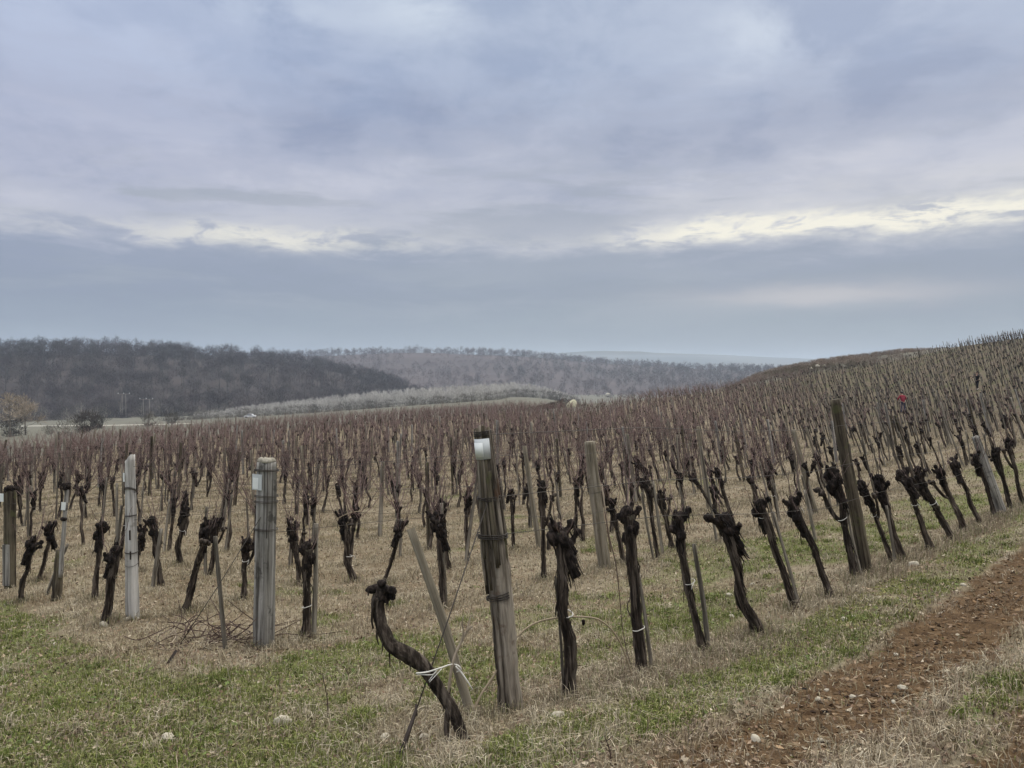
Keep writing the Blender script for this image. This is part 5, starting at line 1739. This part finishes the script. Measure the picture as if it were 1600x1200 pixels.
# ---- posts down the rows
def row_posts():
    r = np.random.default_rng(91)
    protos = []
    for k in range(4):
        g = Geo(); z = np.linspace(-0.1, 1, 14)
        add_tube(g, np.stack([z * 0, z * 0, z], 1), np.linspace(0.050, 0.040, 14) * r.uniform(0.85, 1.15), 14, rough=0.12, ridge=0.15, seed=k + 60)
        protos.append(g.mesh('row_post', [M['post_tan'], M['stake'], M['post_grey'], M['post_dark']][k]))
    spots = []
    for k, t in enumerate(ROW_T):
        if k == 0: continue
        s0 = -0.45 - 0.06 * k
        first = 0.0 if k >= 5 else 6.5
        s = s0 + first + 6.3 * np.arange(40) + r.normal(0, 0.25, 40)
        X, Y = xy(s, np.full(40, t) + r.normal(0, 0.05, 40))
        for q, (x, y) in enumerate(zip(X, Y)):
            if y < 3 or abs(x) > 0.72 * y or y > edge_Y(x / y) : continue
            spots.append((math.hypot(x, y), x, y, k, q))
    spots.sort()
    G = Geo(); cnt = {}
    near, far = spots[:150], spots[150:]
    near.sort(key=lambda a: (a[3], a[4]))
    for d, x, y, k, q in near:
        if min(math.hypot(x - e.location.x, y - e.location.y) for e in (ra, rd, rb, rc)) < 1.6: continue
        cnt[k] = cnt.get(k, 0) + 1
        b = np.array([x, y, float(height(np.array([x]), np.array([y]))[0]) - 0.03])
        h = r.uniform(1.55, 1.95)
        ln = lean_at(x, y)
        t = b + np.array([(ln * 0.7 + r.normal(0, .05)) * h, r.normal(0, .04) * h, h])
        pk = r.integers(0, 4)
        what = ['tan', 'weathered', 'grey', 'dark'][pk]
        o = link('row_post', protos[pk]); o.location = b
        L = set_axis(o, b, t, r.random() * 6); o.scale = (r.uniform(.8, 1.15),) * 2 + (L,)
        tag(o, '%s tall row post, %s from the left in the %s vine row' % (what, ordinal(cnt[k]), ordinal(k + 1)), 'post', 'tall posts down the vine rows')
    th = np.linspace(0, 2 * np.pi, 6, endpoint=False)
    for d, x, y, k, q in far:
        b = np.array([x, y, float(height(np.array([x]), np.array([y]))[0]) - 0.03]); h = r.uniform(1.6, 2.0); ln = lean_at(x, y)
        t = b + np.array([(ln * 0.7 + r.normal(0, .06)) * h, r.normal(0, .04) * h, h])
        add_tube(G, [b, t], [0.045, 0.038], 6)
    o = G.obj('distant_posts', M['stake'])
    tag(o, 'many tall row posts across the far part of the slope', 'posts', kind='stuff')
row_posts()

# ---- trellis wires
def wires():
    r = np.random.default_rng(71)
    names = ['lowest', 'middle', 'topmost']
    for k in range(0, 10):
        for j, h in enumerate((0.88, 1.28, 1.72)):
            s = np.arange(-0.40 - 0.06 * k if k else -0.25, 46, 0.8)
            t = np.full(len(s), ROW_T[k])
            X, Y = xy(s, t)
            Z = smooth_height(X, Y) + h - 0.05 * np.sin(np.clip(s, 0, None) / 6.3 * np.pi) ** 2
            lx = lean_at(X, np.maximum(Y, 1)) * h * 0.8
            P = np.stack([X + lx, Y, Z], 1)
            if k in POST_TOPS:
                root, L = POST_TOPS[k]
                fz = (0.62, 0.75, 0.965)[j] if k == 0 else (0.62, 0.79, 0.95)[j]
                bpy.context.view_layer.update()
                p0 = np.array(root.matrix_world @ Vector((0.05, 0, L * fz)))
                P = np.concatenate([[p0], P[2:]])
                w = np.linspace(1, 0, 6)[1:, None]
                P[1:6, 2] = P[1:6, 2] * (1 - w[:, 0]) + p0[2] * w[:, 0]
            g = Geo(); add_tube(g, P, 0.0024, 5, cap=False)
            o = g.obj('trellis_wire', M['wire'])
            tag(o, '%s wire strung along the %s vine row' % (names[j], ordinal(k + 1)), 'wire', 'trellis wires along the vine rows')
wires()

def anchor(x0, y0, root, L, zf, label, rod=0.16):
    bpy.context.view_layer.update()
    p1 = np.array(root.matrix_world @ Vector((0, -0.05, L * zf)))
    p0 = ground_hit(x0, y0)
    d = p1 - p0
    e = empty('anchor_wire', p0, label, 'anchor wire', 'anchor wires of the end posts')
    g = Geo(); add_tube(g, [d * 0.13, d * 0.5 + np.array([0, 0, -0.015]), d], 0.0036, 6); g.obj('wire', M['wire'], e)
    g = Geo(); add_tube(g, [-d * 0.03, d * 0.08, d * rod], [0.013, 0.012, 0.009], 8, rough=0.2)
    add_tube(g, [d * (rod - 0.02) + np.array([.012, 0, 0]), d * rod, d * (rod + 0.02) + np.array([-.012, 0, 0])], 0.006, 6)
    g.obj('rod', M['iron'], e)
anchor(624, 1186, *POST_TOPS[0], 0.75, 'anchor wire with an iron rod slanting down left from the wired end post')
anchor(263, 1036, *POST_TOPS[1], 0.72, 'anchor wire slanting down left from the square grey end post', 0.05)

# ------------------------------------------------------------------ the curved vine in front
def curved_vine():
    b = ground_hit(724, 1158)
    Y = b[1]
    px = [(728, 1166, 0), (716, 1128, .02), (706, 1106, .03), (695, 1090, .03), (676, 1062, .02), (660, 1040, .0), (640, 1024, -.02), (616, 1012, -.03), (602, 993, -.03), (593, 968, -.02), (590, 944, 0), (598, 918, .02)]
    root = empty('grapevine', b, 'old vine with an S-curved trunk and two-knuckled head, in front of the wired end post', 'grapevine', VINE_GROUP)
    P = np.array([at(x, y, Y + d) for x, y, d in px]) - b
    Q = smooth_path(P, 90)
    k = np.linspace(0, 1, 90)
    rad = np.interp(k, [0, .08, .2, .4, .55, .7, .85, 1], [.036, .033, .029, .035, .037, .032, .030, .034])
    g = Geo(); add_tube(g, Q, rad, 26, rough=0.36, ridge=0.4, seed=77)
    r = np.random.default_rng(3)
    def fn():
        i = r.integers(8, 84); v = r.normal(size=3); v /= np.linalg.norm(v); return Q[i] + v * rad[i] * 0.9, v
    strips(g, 40, r, fn, 0.09, 0.006)
    g.obj('trunk', M['bark'], root)
    R2 = smooth_path(np.array([at(x, y, Y + d) for x, y, d in ((701, 1166, .02), (698, 1140, .02), (699, 1118, .02), (704, 1102, .03))]) - b, 20)
    g = Geo(); add_tube(g, R2, np.linspace(0.014, 0.022, 20), 14, rough=0.3, ridge=0.3, seed=9); g.obj('root', M['bark'], root)
    g = Geo(); v, f = ICO2
    rr_ = np.random.default_rng(12)
    for x, y, s in ((598, 920, .034), (588, 918, .026), (580, 921, .024), (576, 922, .018), (606, 924, .03), (613, 924, .026), (612, 932, .02), (596, 912, .024), (594, 932, .030), (602, 934, .028)):
        g.add(v * s + (at(x, y, Y + rr_.normal(0, .015)) - b), None, f)
    hv, hn, hf = remesh(g, 0.006, 'h')
    hv = hv + hn * (0.012 * fbm(hv * 40, 3, 8))[:, None]
    g = Geo(); g.add(hv, hf)
    def fn2():
        i = rr_.integers(0, len(hv)); return hv[i], hn[i]
    strips(g, 30, rr_, fn2, 0.06, 0.005)
    g.obj('head', M['head'], root)
    # bark strip hanging beside the trunk
    S = smooth_path(np.array([at(x, y, Y - .03) for x, y in ((588, 934), (583, 950), (581, 968), (583, 982))]) - b, 14)
    g = Geo(); add_tube(g, S, np.linspace(0.010, 0.005, 14), 6, rough=0.4); g.obj('loose_bark', M['bark'], root)
    # white string to the leaning stake
    st_b = ground_hit(738, 1120)
    Y2 = st_b[1]
    def cord(pts, rad_, n=22):
        g = Geo(); add_tube(g, smooth_path(np.array(pts), n), rad_, 6)
        return g
    g = cord([at(650, 1052, Y - .06), at(668, 1050, Y - .05), at(690, 1043, Y), at(706, 1038, Y2 - .04), at(716, 1040, Y2 - .05), at(720, 1046, Y2 - .04), at(714, 1050, Y2 + .03)], 0.0045)
    V = smooth_path(np.array([at(712, 1041, Y2 - .05), at(722, 1052, Y2 - .05), at(730, 1064, Y2 - .06), at(738, 1077, Y2 - .05)]), 10); add_tube(g, V, 0.0045, 6)
    V = smooth_path(np.array([at(652, 1054, Y - .05), at(676, 1054, Y - .06), at(683, 1046, Y - .05), at(670, 1064, Y - .06)]), 14); add_tube(g, V, 0.0025, 6)
    V = smooth_path(np.array([at(690, 1045, Y - .03), at(681, 1055, Y - .06), at(671, 1066, Y - .07)]), 10); add_tube(g, V, 0.0022, 6)
    o = g.obj('string', material('white_string', plain((0.66, 0.65, 0.60), var=0.15, sc=40), 0.7, 0.2))
    tag(o, 'frayed white string tying the curved vine to the leaning stake', 'string')
    # forked stick
    g = cord([at(700, 1096, Y2 - .05), at(703, 1062, Y2 - .05), at(709, 1030, Y2 - .03), at(720, 1004, Y2), at(731, 985, Y2 + .02), at(738, 978, Y2 + .03)], np.linspace(0.010, 0.007, 22))
    V = smooth_path(np.array([at(718, 1008, Y2), at(724, 990, Y2), at(722, 972, Y2 - .03), at(725, 962, Y2 - .04)]), 8); add_tube(g, V, np.linspace(0.006, 0.003, 8), 6)
    V = smooth_path(np.array([at(729, 988, Y2), at(733, 972, Y2 + .02), at(736, 960, Y2 + .04)]), 8); add_tube(g, V, np.linspace(0.006, 0.003, 8), 6)
    o = g.obj('forked_stick', M['twig_pale'])
    tag(o, 'pale forked stick standing between the leaning stake and wired end post', 'stick')
curved_vine()

def arched_cane():
    b = ground_hit(735, 1120); e = ground_hit(990, 1064)
    pts = [(735, 1122), (752, 1085), (772, 1055), (795, 1015), (808, 995), (828, 978), (850, 969), (885, 964), (925, 965), (945, 974), (962, 992), (975, 1018), (984, 1045), (990, 1066)]
    Ys = np.linspace(b[1], e[1], len(pts))
    P = np.array([at(x, y, d) for (x, y), d in zip(pts, Ys)])
    root = empty('arched_cane', b, 'long tan cane arching over the grass from the wired end post to the ragged vine', 'cane')
    Q = smooth_path(P, 70) - b
    g = Geo(); add_tube(g, Q, np.linspace(0.0080, 0.0050, 70), 8); g.obj('stem', M['tan_cane'], root)
    q = at(911, 966, Ys[8]) - b
    g = Geo(); r = np.random.default_rng(2); v, f = ICO1
    g.add(v * np.array([0.014, 0.006, 0.024]) * (1 + 0.3 * r.normal(size=(len(v), 1))) + q + np.array([0, -0.006, -0.026]), None, f)
    g.obj('leaf', M['head'], root)
arched_cane()
def shoot(name, pts, Yd, rad, mat, label, cat='cane'):
    P = np.array([at(x, y, d) for (x, y), d in zip(pts, np.linspace(Yd[0], Yd[1], len(pts)))])
    g = Geo(); add_tube(g, smooth_path(P, 40), np.linspace(rad, rad * 0.6, 40), 7)
    o = g.obj(name, mat); tag(o, label, cat)
y_ = ground_hit(553, 909)[1]
shoot('arched_shoot', [(490, 852), (505, 832), (525, 812), (545, 802), (562, 799), (575, 803), (590, 815), (608, 832)], (y_ - .5, y_ - .2), 0.0055, M['tan_cane'], 'pale shoot arching over the dark vine between the posts')
y_ = ground_hit(1005, 1055)[1]
shoot('hanging_cane', [(945, 800), (952, 840), (962, 880), (968, 930), (972, 975), (980, 1020), (994, 1062)], (y_ + .5, y_ + .02), 0.0045, M['twig_dark'], 'thin dark cane hanging left of the ragged-headed front vine')
for (bx, by, tx, ty, lab) in ((513, 1126, 503, 1052, 'thin dark dead weed stalk in the grass left of the curved vine'), (545, 1066, 537, 1040, 'short dark dead stem in the grass below the dark stake'),
                              (955, 1200, 945, 1150, 'thin dry stalk on the verge at the bottom edge'), (1236, 960, 1262, 900, 'pale dry stalk leaning right at the foot of the forked vine')):
    b = ground_hit(bx, min(by, 1196)); d = b[1]
    p = np.array([b, at((bx + tx) / 2 + 3, (by + ty) / 2, d), at(tx, ty, d)])
    g = Geo(); add_tube(g, smooth_path(p, 12), np.linspace(0.0042, 0.002, 12), 6)
    r = np.random.default_rng(bx)
    for k in range(3):
        q = p[1] * (1 - k / 3) + p[2] * k / 3
        add_tube(g, [q, q + np.array([r.normal(0, .03), r.normal(0, .02), 0.03])], 0.0018, 5)
    tag(g.obj('dead_stalk', M['twig_dark']), lab, 'stalk')

def twig_pile():
    c = ground_hit(338, 1003)
    root = empty('twig_pile', c, 'heap of cut reddish and pale vine twigs at the foot of the bent stake', 'twig pile')
    r = np.random.default_rng(66)
    for nm, mt, n in (('pale_twigs', M['twig_pale'], 26), ('dark_twigs', M['twig_dark'], 85)):
        g = Geo()
        for k in range(n):
            p = np.array([r.normal(0.05, .30), r.normal(0, .20), abs(r.normal(0.03, .07))])
            a = r.random() * 6.28; L = r.uniform(0.15, 0.5)
            d = np.array([math.cos(a), math.sin(a), r.normal(0.05, .35)]) * L
            q = smooth_path(np.array([p, p + d * 0.5 + r.normal(0, .03, 3), p + d + r.normal(0, .05, 3)]), 8)
            q[:, 2] = np.maximum(q[:, 2], height(q[:, 0] + c[0], q[:, 1] + c[1]) - c[2] + 0.006)
            add_tube(g, q, np.linspace(0.0055, 0.0028, 8) * r.uniform(.7, 1.3), 6)
        g.obj(nm, mt, root)
twig_pile()

# ------------------------------------------------------------------ stones
STONES = [(162, 978, 15, 'flat pale stone at the foot of the dark vine left of the pale post'), (198, 969, 11, 'small white stone at the left foot of the pale end post'), (215, 969, 9, 'small white stone at the right foot of the pale end post'),
 (85, 1008, 8, 'small pale stone alone in the green grass, left'), (2, 1062, 10, 'pale stone cut off by the left edge'), (442, 1131, 30, 'broad pale stone in dry grass, lower left of the curved vine'),
 (263, 1157, 25, 'flat half-sunk stone in the grass, lower left'), (602, 1155, 20, 'angular pale stone in the grass left of the iron rod'), (662, 1155, 20, 'half-hidden pale stone between iron rod and curved vine'),
 (762, 1125, 12, 'round pale stone at the left foot of the wired end post'), (873, 1122, 25, 'flat brownish stone under the stout tied vine'), (1181, 1158, 19, 'white angular stone on the bare rut'),
 (1106, 1191, 11, 'small pale stone at the bottom of the rut'), (1143, 966, 14, 'white stone between the hanging-tie vine and the flaky vine'), (1140, 931, 11, 'small white stone behind the flaky-barked vine'),
 (1176, 914, 8, 'small pale stone beside the flaky-barked trunk'), (1394, 877, 13, 'upright tan stone between the mossy post and its right-hand vines'), (1428, 884, 17, 'flat tan stone on the verge below the slim white-tied vine'),
 (1320, 970, 13, 'tan stone in the upper rut'), (1334, 965, 9, 'small tan stone right beside the tan one in the upper rut'), (1410, 1077, 15, 'flat tan stone in the middle of the lower rut'),
 (1396, 1098, 9, 'small white stone in the lower rut, nearer than the flat tan one'), (1292, 1080, 9, 'small tan stone at the left rim of the rut'), (1278, 1094, 12, 'rounded tan stone on the left side of the rut'),
 (1282, 1158, 12, 'tan stone beside a yellow-green tuft at the bottom'), (1400, 1024, 8, 'small white stone in the rut bend'), (1333, 1092, 14, 'flat pale stone half-set in the rut middle'), (1182, 1063, 9, 'pale stone at the lower grass edge of the rut'),
 (570, 1068, 9, 'small tan stone in the dry grass above the green patch'), (1505, 915, 9, 'small pale stone on the far part of the rut'), (960, 1118, 13, 'low pale stone on the mossy verge')]
def stones():
    r = np.random.default_rng(14)
    for px, py, w, lab in STONES:
        p = ground_hit(max(px, 3), py)
        s = w / F_PX * p[1] / 2
        v, f = ICO3
        q = v * np.array([1.0, 0.75, 0.62 if 'upright' not in lab else 1.3])
        k = 1 + 0.30 * fbm(v * 1.3 + r.random() * 50, 3, 5) + 0.08 * fbm(v * 5 + r.random() * 50, 2, 6)
        q = np.round(q * k[:, None] * 3.2) / 3.2 * 0.25 + q * k[:, None] * 0.75
        g = Geo(); g.add(q * s, None, f)
        o = g.obj('stone', M['stone']); o.location = p + np.array([0, 0, s * 0.22]); o.rotation_euler = (r.normal(0, .2), r.normal(0, .2), r.random() * 6)
        tag(o, lab, 'stone', 'pale stones in the grass and ruts')
stones()

# ------------------------------------------------------------------ brow of the slope: tarp heap, brush, scrub
def brow():
    r = np.random.default_rng(28)
    d = 112.0
    x, _ = ray(893, 600)
    p = np.array([x * d, d, float(height(np.array([x * d]), np.array([d]))[0])])
    v, f = ICO3
    k = 1 + 0.16 * fbm(v * 2.2, 3, 7)
    q = v * k[:, None] * np.array([0.80, 0.65, 0.92]); q[:, 0] += 0.28 * np.clip(q[:, 2], 0, 2)
    q[:, 2] = np.where(q[:, 2] < 0, q[:, 2] * 0.15, q[:, 2]) * 1.25
    q[:, :2] *= (1.15 - 0.22 * np.clip(q[:, 2:3], 0, 1))
    g = Geo(); g.add(q, None, f)
    o = g.obj('covered_heap', material('pale_yellow_sheet', plain((0.56, 0.54, 0.38), var=0.22, sc=3), 0.8, 0.2)); o.location = p
    tag(o, 'pale yellow sheet-covered heap on the brow of the vineyard', 'heap')
    g = Geo()
    n = 1500
    u = r.normal(0, 1, n).clip(-2.2, 2.2)
    X = p[0] - 2.6 + u * 2.0; Y = p[1] + 0.8 + r.normal(0, .5, n)
    Zb = height(X, Y)
    hh = np.interp(X - p[0], [-8, -4.5, -2.0, -1.0, 0.4, 1.5], [0.35, 0.6, 1.05, 1.35, 0.7, 0.2])
    P = np.stack([X, Y, Zb + hh * r.random(n)], 1)
    a = r.random(n) * 6.28
    D = np.stack([np.cos(a), np.sin(a), r.normal(.2, .5, n)], 1) * r.uniform(.25, .8, n)[:, None]
    sd_ = np.cross(D, r.normal(size=(n, 3))); sd_ /= np.linalg.norm(sd_, axis=1)[:, None]; sd_ *= 0.03
    V = np.stack([P - D * .5 - sd_, P - D * .5 + sd_, P + D * .5], 1)
    g.add(V.reshape(-1, 3), None, np.arange(n * 3).reshape(-1, 3), 0, np.repeat(pick([(0.045, 0.042, 0.038), (0.07, 0.06, 0.05), (0.03, 0.03, 0.028)], n, r), 3, axis=0))
    tag(g.obj('brush_heap', M['brush'], smooth=False, use_col=True), 'long low dark heap of brushwood left of the yellow heap', 'brush heap')
    # russet scrub on the brow, right
    g = Geo()
    sc = [tree_proto(840 + k, 1.15, 0.75, 0.03, 90, 6, 0.035, 0.45, 0.02, 3, 0.9, 0.9, (0.24, 0.17, 0.13), (0.40, 0.285, 0.215)) for k in range(4)]
    m = 2600
    c = r.uniform(1130, 1470, m); x, _ = ray(c, c)
    lo = np.maximum(edge_Y(x), 112) + 1.0
    Y = lo + r.random(m) ** 0.9 * np.interp(c, [1130, 1200, 1400, 1470], [10, 40, 34, 20])
    P = np.stack([x * Y, Y, height(x * Y, Y) - 0.05], 1)
    patch = fbm2(P[:, 0], P[:, 1], 0.10, 3, 171)
    keep = (patch > -0.12) | (r.random(m) < 0.25)
    P = P[keep]; c = c[keep]
    tp_ = fbm2(P[:, 0], P[:, 1], 0.07, 2, 175)[:, None]
    t = (0.80 + r.normal(0, 0.16, (len(P), 1))) * np.where(tp_ > 0.2, np.array([[0.45, 0.55, 0.55]]), np.where(tp_ < -0.1, np.array([[0.75, 0.88, 0.98]]), np.array([[0.78, 0.87, 0.93]])))
    scatter(g, sc, P, r.uniform(0.25, 0.8, len(P)) * np.interp(c, [1130, 1180, 1400, 1470], [0.35, 1, 1, 0.3]), np.clip(t, .2, 2), r)
    tag(g.obj('scrub', M['brush'], smooth=False, use_col=True), 'russet scrub covering the brow above the vines, right', 'scrub', kind='stuff')
    # few pale boulders up there
    for px, py, w, lab in ((1268, 577, 6, 'pale boulder left in the scrub on the brow'), (1277, 574, 8, 'largest pale boulder of three in the scrub on the brow'), (1288, 572, 6, 'pale boulder right in the scrub on the brow'), (950, 619, 9, 'pale stone block on the brow right of the yellow heap'), (970, 620, 4, 'small pale stone on the brow, further right of the yellow heap')):
        q = ground_hit(px, py + 3); s = w / F_PX * q[1] / 2
        v, f = ICO2
        g = Geo(); g.add(v * np.array([1, .8, .8]) * (1 + 0.3 * fbm(v * 1.4 + px, 2, 4))[:, None] * s, None, f)
        o = g.obj('boulder', M['stone']); o.location = q + np.array([0, 0, s * 1.1]); tag(o, lab, 'boulder', 'pale boulders on the brow')
brow()

# ------------------------------------------------------------------ the two vineyard workers
def skinned(name, verts, edges, radii, mat, parent, sub=2, root=0):
    me = bpy.data.meshes.new(name)
    me.from_pydata([tuple(v) for v in verts], edges, [])
    o = bpy.data.objects.new(name, me); COL.objects.link(o)
    md = o.modifiers.new('s', 'SKIN'); md.use_smooth_shade = True
    sv = me.skin_vertices[0].data
    for i, q in enumerate(radii):
        sv[i].radius = (q, q) if np.isscalar(q) else q
        sv[i].use_root = i == root
    sb = o.modifiers.new('u', 'SUBSURF'); sb.levels = sub; sb.render_levels = sub
    dg = bpy.context.evaluated_depsgraph_get()
    out = bpy.data.meshes.new_from_object(o.evaluated_get(dg))
    bpy.data.objects.remove(o); bpy.data.meshes.remove(me)
    out.name = name
    out.materials.clear(); out.materials.append(mat)
    for p in out.polygons: p.use_smooth = True
    return link(name, out, parent)

def person(foot, yaw, label, jacket, trousers, shoe, hair, armL, armR, bend=0.0, step=0.1, scale=1.0):
    """x is the person's left, -y the front; arms: (elbow, wrist) offsets from the shoulder"""
    root = empty('person', foot, label, 'person'); root.rotation_euler = (0, 0, yaw); root.scale = (scale,) * 3
    skin = material('skin', plain((0.42, 0.27, 0.20), var=0.1, sc=8), 0.6, 0.3)
    mj = material('jacket_cloth', plain(jacket, var=0.2, sc=14), 0.9, 0.15); mt = material('trouser_cloth', plain(trousers, var=0.2, sc=14), 0.9, 0.15)
    ms = material('shoe_leather', plain(shoe, var=0.1, sc=20), 0.6, 0.3); mh = material('hair_dark', plain(hair, var=0.2, sc=40), 0.7, 0.3)
    def bd(z, y=0.0):       # forward bend above the hips
        k = max(0, z - 0.95)
        return np.array([0, y - math.sin(bend) * k, 0.95 + (z - 0.95 if z < 0.95 else math.cos(bend) * k)])
    V, E, Rr = [], [], []
    def add(p, rad, par=None):
        V.append(np.array(p, float)); Rr.append(rad)
        if par is not None: E.append((par, len(V) - 1))
        return len(V) - 1
    pel = add(bd(0.95), (0.15, 0.11)); sp = add(bd(1.10), (0.14, 0.105), pel); ch = add(bd(1.30), (0.165, 0.12), sp); nb = add(bd(1.45), (0.085, 0.07), ch)
    nk = add(bd(1.52), 0.055, nb); ja = add(bd(1.585, -0.015), 0.075, nk); hd = add(bd(1.665, -0.005), 0.098, ja); tp = add(bd(1.745, 0.005), 0.066, hd)
    nose = add(bd(1.65, -0.10), 0.016, hd); add(bd(1.633, -0.125), 0.013, nose)
    for s in (-1, 1):
        ear = add(bd(1.655, 0.0) + np.array([s * 0.095, 0, 0]), 0.016, hd)
    sh, arm_pts = {}, {}
    for s, (el, wr) in ((1, armL), (-1, armR)):
        p = bd(1.41) + np.array([s * 0.185, 0, 0]); a = add(p, 0.062, ch)
        e = add(p + np.array(el), 0.045, a); w = add(p + np.array(wr), 0.031, e)
        arm_pts[s] = (p, p + np.array(el), p + np.array(wr))
        d = np.array(wr) - np.array(el); d /= np.linalg.norm(d)
        side = np.cross(d, [0, 0, 1.0]); side /= np.linalg.norm(side) + 1e-9
        palm = add(p + np.array(wr) + d * 0.06, (0.038, 0.018), w)
        pp = V[palm]
        dn = np.array([0, 0, -1.0])
        for k in range(4):
            b0 = add(pp + d * 0.035 + side * (k - 1.5) * 0.021, 0.0085, palm)
            l = (0.036, 0.042, 0.040, 0.030)[k]
            b1 = add(V[b0] + d * l + dn * 0.006, 0.0078, b0); add(V[b1] + d * l * 0.55 + dn * 0.02, 0.007, b1)
        t0 = add(p + np.array(wr) + d * 0.03 + side * s * 0.034, 0.010, palm); add(V[t0] + d * 0.035 + side * s * 0.012 + dn * .01, 0.0085, t0)
    leg_pts = {}
    for s in (-1, 1):
        hp = np.array([s * 0.095, 0, 0.90]); kn = np.array([s * 0.11, -0.03 - s * step * 0.4, 0.49]); an = np.array([s * 0.12, 0.03 - s * step, 0.09])
        h = add(hp, 0.088, pel); k = add(kn, 0.058, h); a = add(an, 0.042, k); add(an + np.array([0, -0.13, -0.045]), 0.034, a)
        leg_pts[s] = (hp, kn, an)
    skinned('body', V, E, Rr, skin, root)
    # jacket
    V, E, Rr = [], [], []
    a0 = add(bd(0.86), (0.175, 0.14)); a1 = add(bd(1.08), (0.165, 0.13), a0); a2 = add(bd(1.30), (0.185, 0.145), a1); a3 = add(bd(1.46), (0.085, 0.075), a2); add(bd(1.51), 0.066, a3)
    for s in (-1, 1):
        p, e, w = arm_pts[s]
        i = add(p, 0.080, a2); j = add(e, 0.062, i); add(w - (w - e) * 0.06, 0.045, j)
    skinned('jacket', V, E, Rr, mj, root)
    V, E, Rr = [], [], []
    a0 = add((0, 0, 0.97), (0.16, 0.13))
    for s in (-1, 1):
        hp, kn, an = leg_pts[s]
        i = add(hp - [0, 0, .03], 0.105, a0); j = add(kn, 0.075, i); add(an + [0, 0, .01], 0.062, j)
    skinned('trousers', V, E, Rr, mt, root)
    for s in (-1, 1):
        an = leg_pts[s][2]
        V, E, Rr = [], [], []
        i = add(an + [0, 0.04, -0.035], (0.048, 0.05)); j = add(an + [0, -0.08, -0.045], (0.05, 0.042), i); add(an + [0, -0.18, -0.058], (0.042, 0.03), j)
        add(an + [0, 0.0, 0.05], 0.05, i)
        skinned('shoe', V, E, Rr, ms, root)
    v, f = ICO3
    q = v * np.array([0.104, 0.112, 0.106])
    q = q[:, :]; keep = (v[:, 2] > 0.05) | (v[:, 1] > 0.15)
    vv = np.where(keep[:, None], q, q * 0.86) * (1 + 0.03 * fbm(v * 6, 2, 3))[:, None]
    g = Geo(); g.add(vv + bd(1.69, 0.012), None, f); g.obj('hair', mh, root)
    for s in (-1, 1):
        v, f = ICO2
        g = Geo(); g.add(v * 0.012 + bd(1.665, -0.092) + np.array([s * 0.034, 0, 0]), None, f); g.obj('eye', mh, root)
    return root
b = ground_hit(1411, 646)
person(b, R(186), 'person in a red jacket working among the vines on the slope, elbows out', (0.23, 0.03, 0.048), (0.045, 0.05, 0.085), (0.05, 0.04, 0.035), (0.02, 0.017, 0.015),
       ((0.16, -0.02, -0.24), (0.05, -0.24, -0.34)), ((-0.16, -0.02, -0.24), (-0.05, -0.24, -0.34)), bend=0.28, step=0.05, scale=1.05)
b = ground_hit(1527, 609)
person(b, R(-78), 'person in black clothes and white shoes reaching an arm forward, upper right', (0.012, 0.012, 0.014), (0.016, 0.016, 0.02), (0.72, 0.72, 0.70), (0.02, 0.017, 0.015),
       ((0.05, -0.25, -0.10), (0.0, -0.52, -0.06)), ((-0.07, -0.20, -0.16), (-0.02, -0.44, -0.20)), bend=0.08, step=0.10)
# ------------------------------------------------------------------ air
def build_haze():
    m = bpy.data.materials.new('haze_air')
    m.use_nodes = True
    t = m.node_tree
    t.nodes.clear()
    out = t.nodes.new('ShaderNodeOutputMaterial')
    v = t.nodes.new('ShaderNodeVolumePrincipled')
    v.inputs['Color'].default_value = (0.72, 0.84, 1.0, 1.0)
    v.inputs['Density'].default_value = HAZE
    v.inputs['Anisotropy'].default_value = 0.2
    t.links.new(v.outputs[0], out.inputs['Volume'])
    g = Geo(); add_box(g, (0, 2400, 40), (13000, 5600 * 1.9, 200)); g.V[0][:, 2] = np.where(g.V[0][:, 2] > 0, 75.0, -48.0)
    o = g.obj('haze', m, smooth=False)
    tag(o, kind='stuff')
HAZE = 0.0002
build_haze()
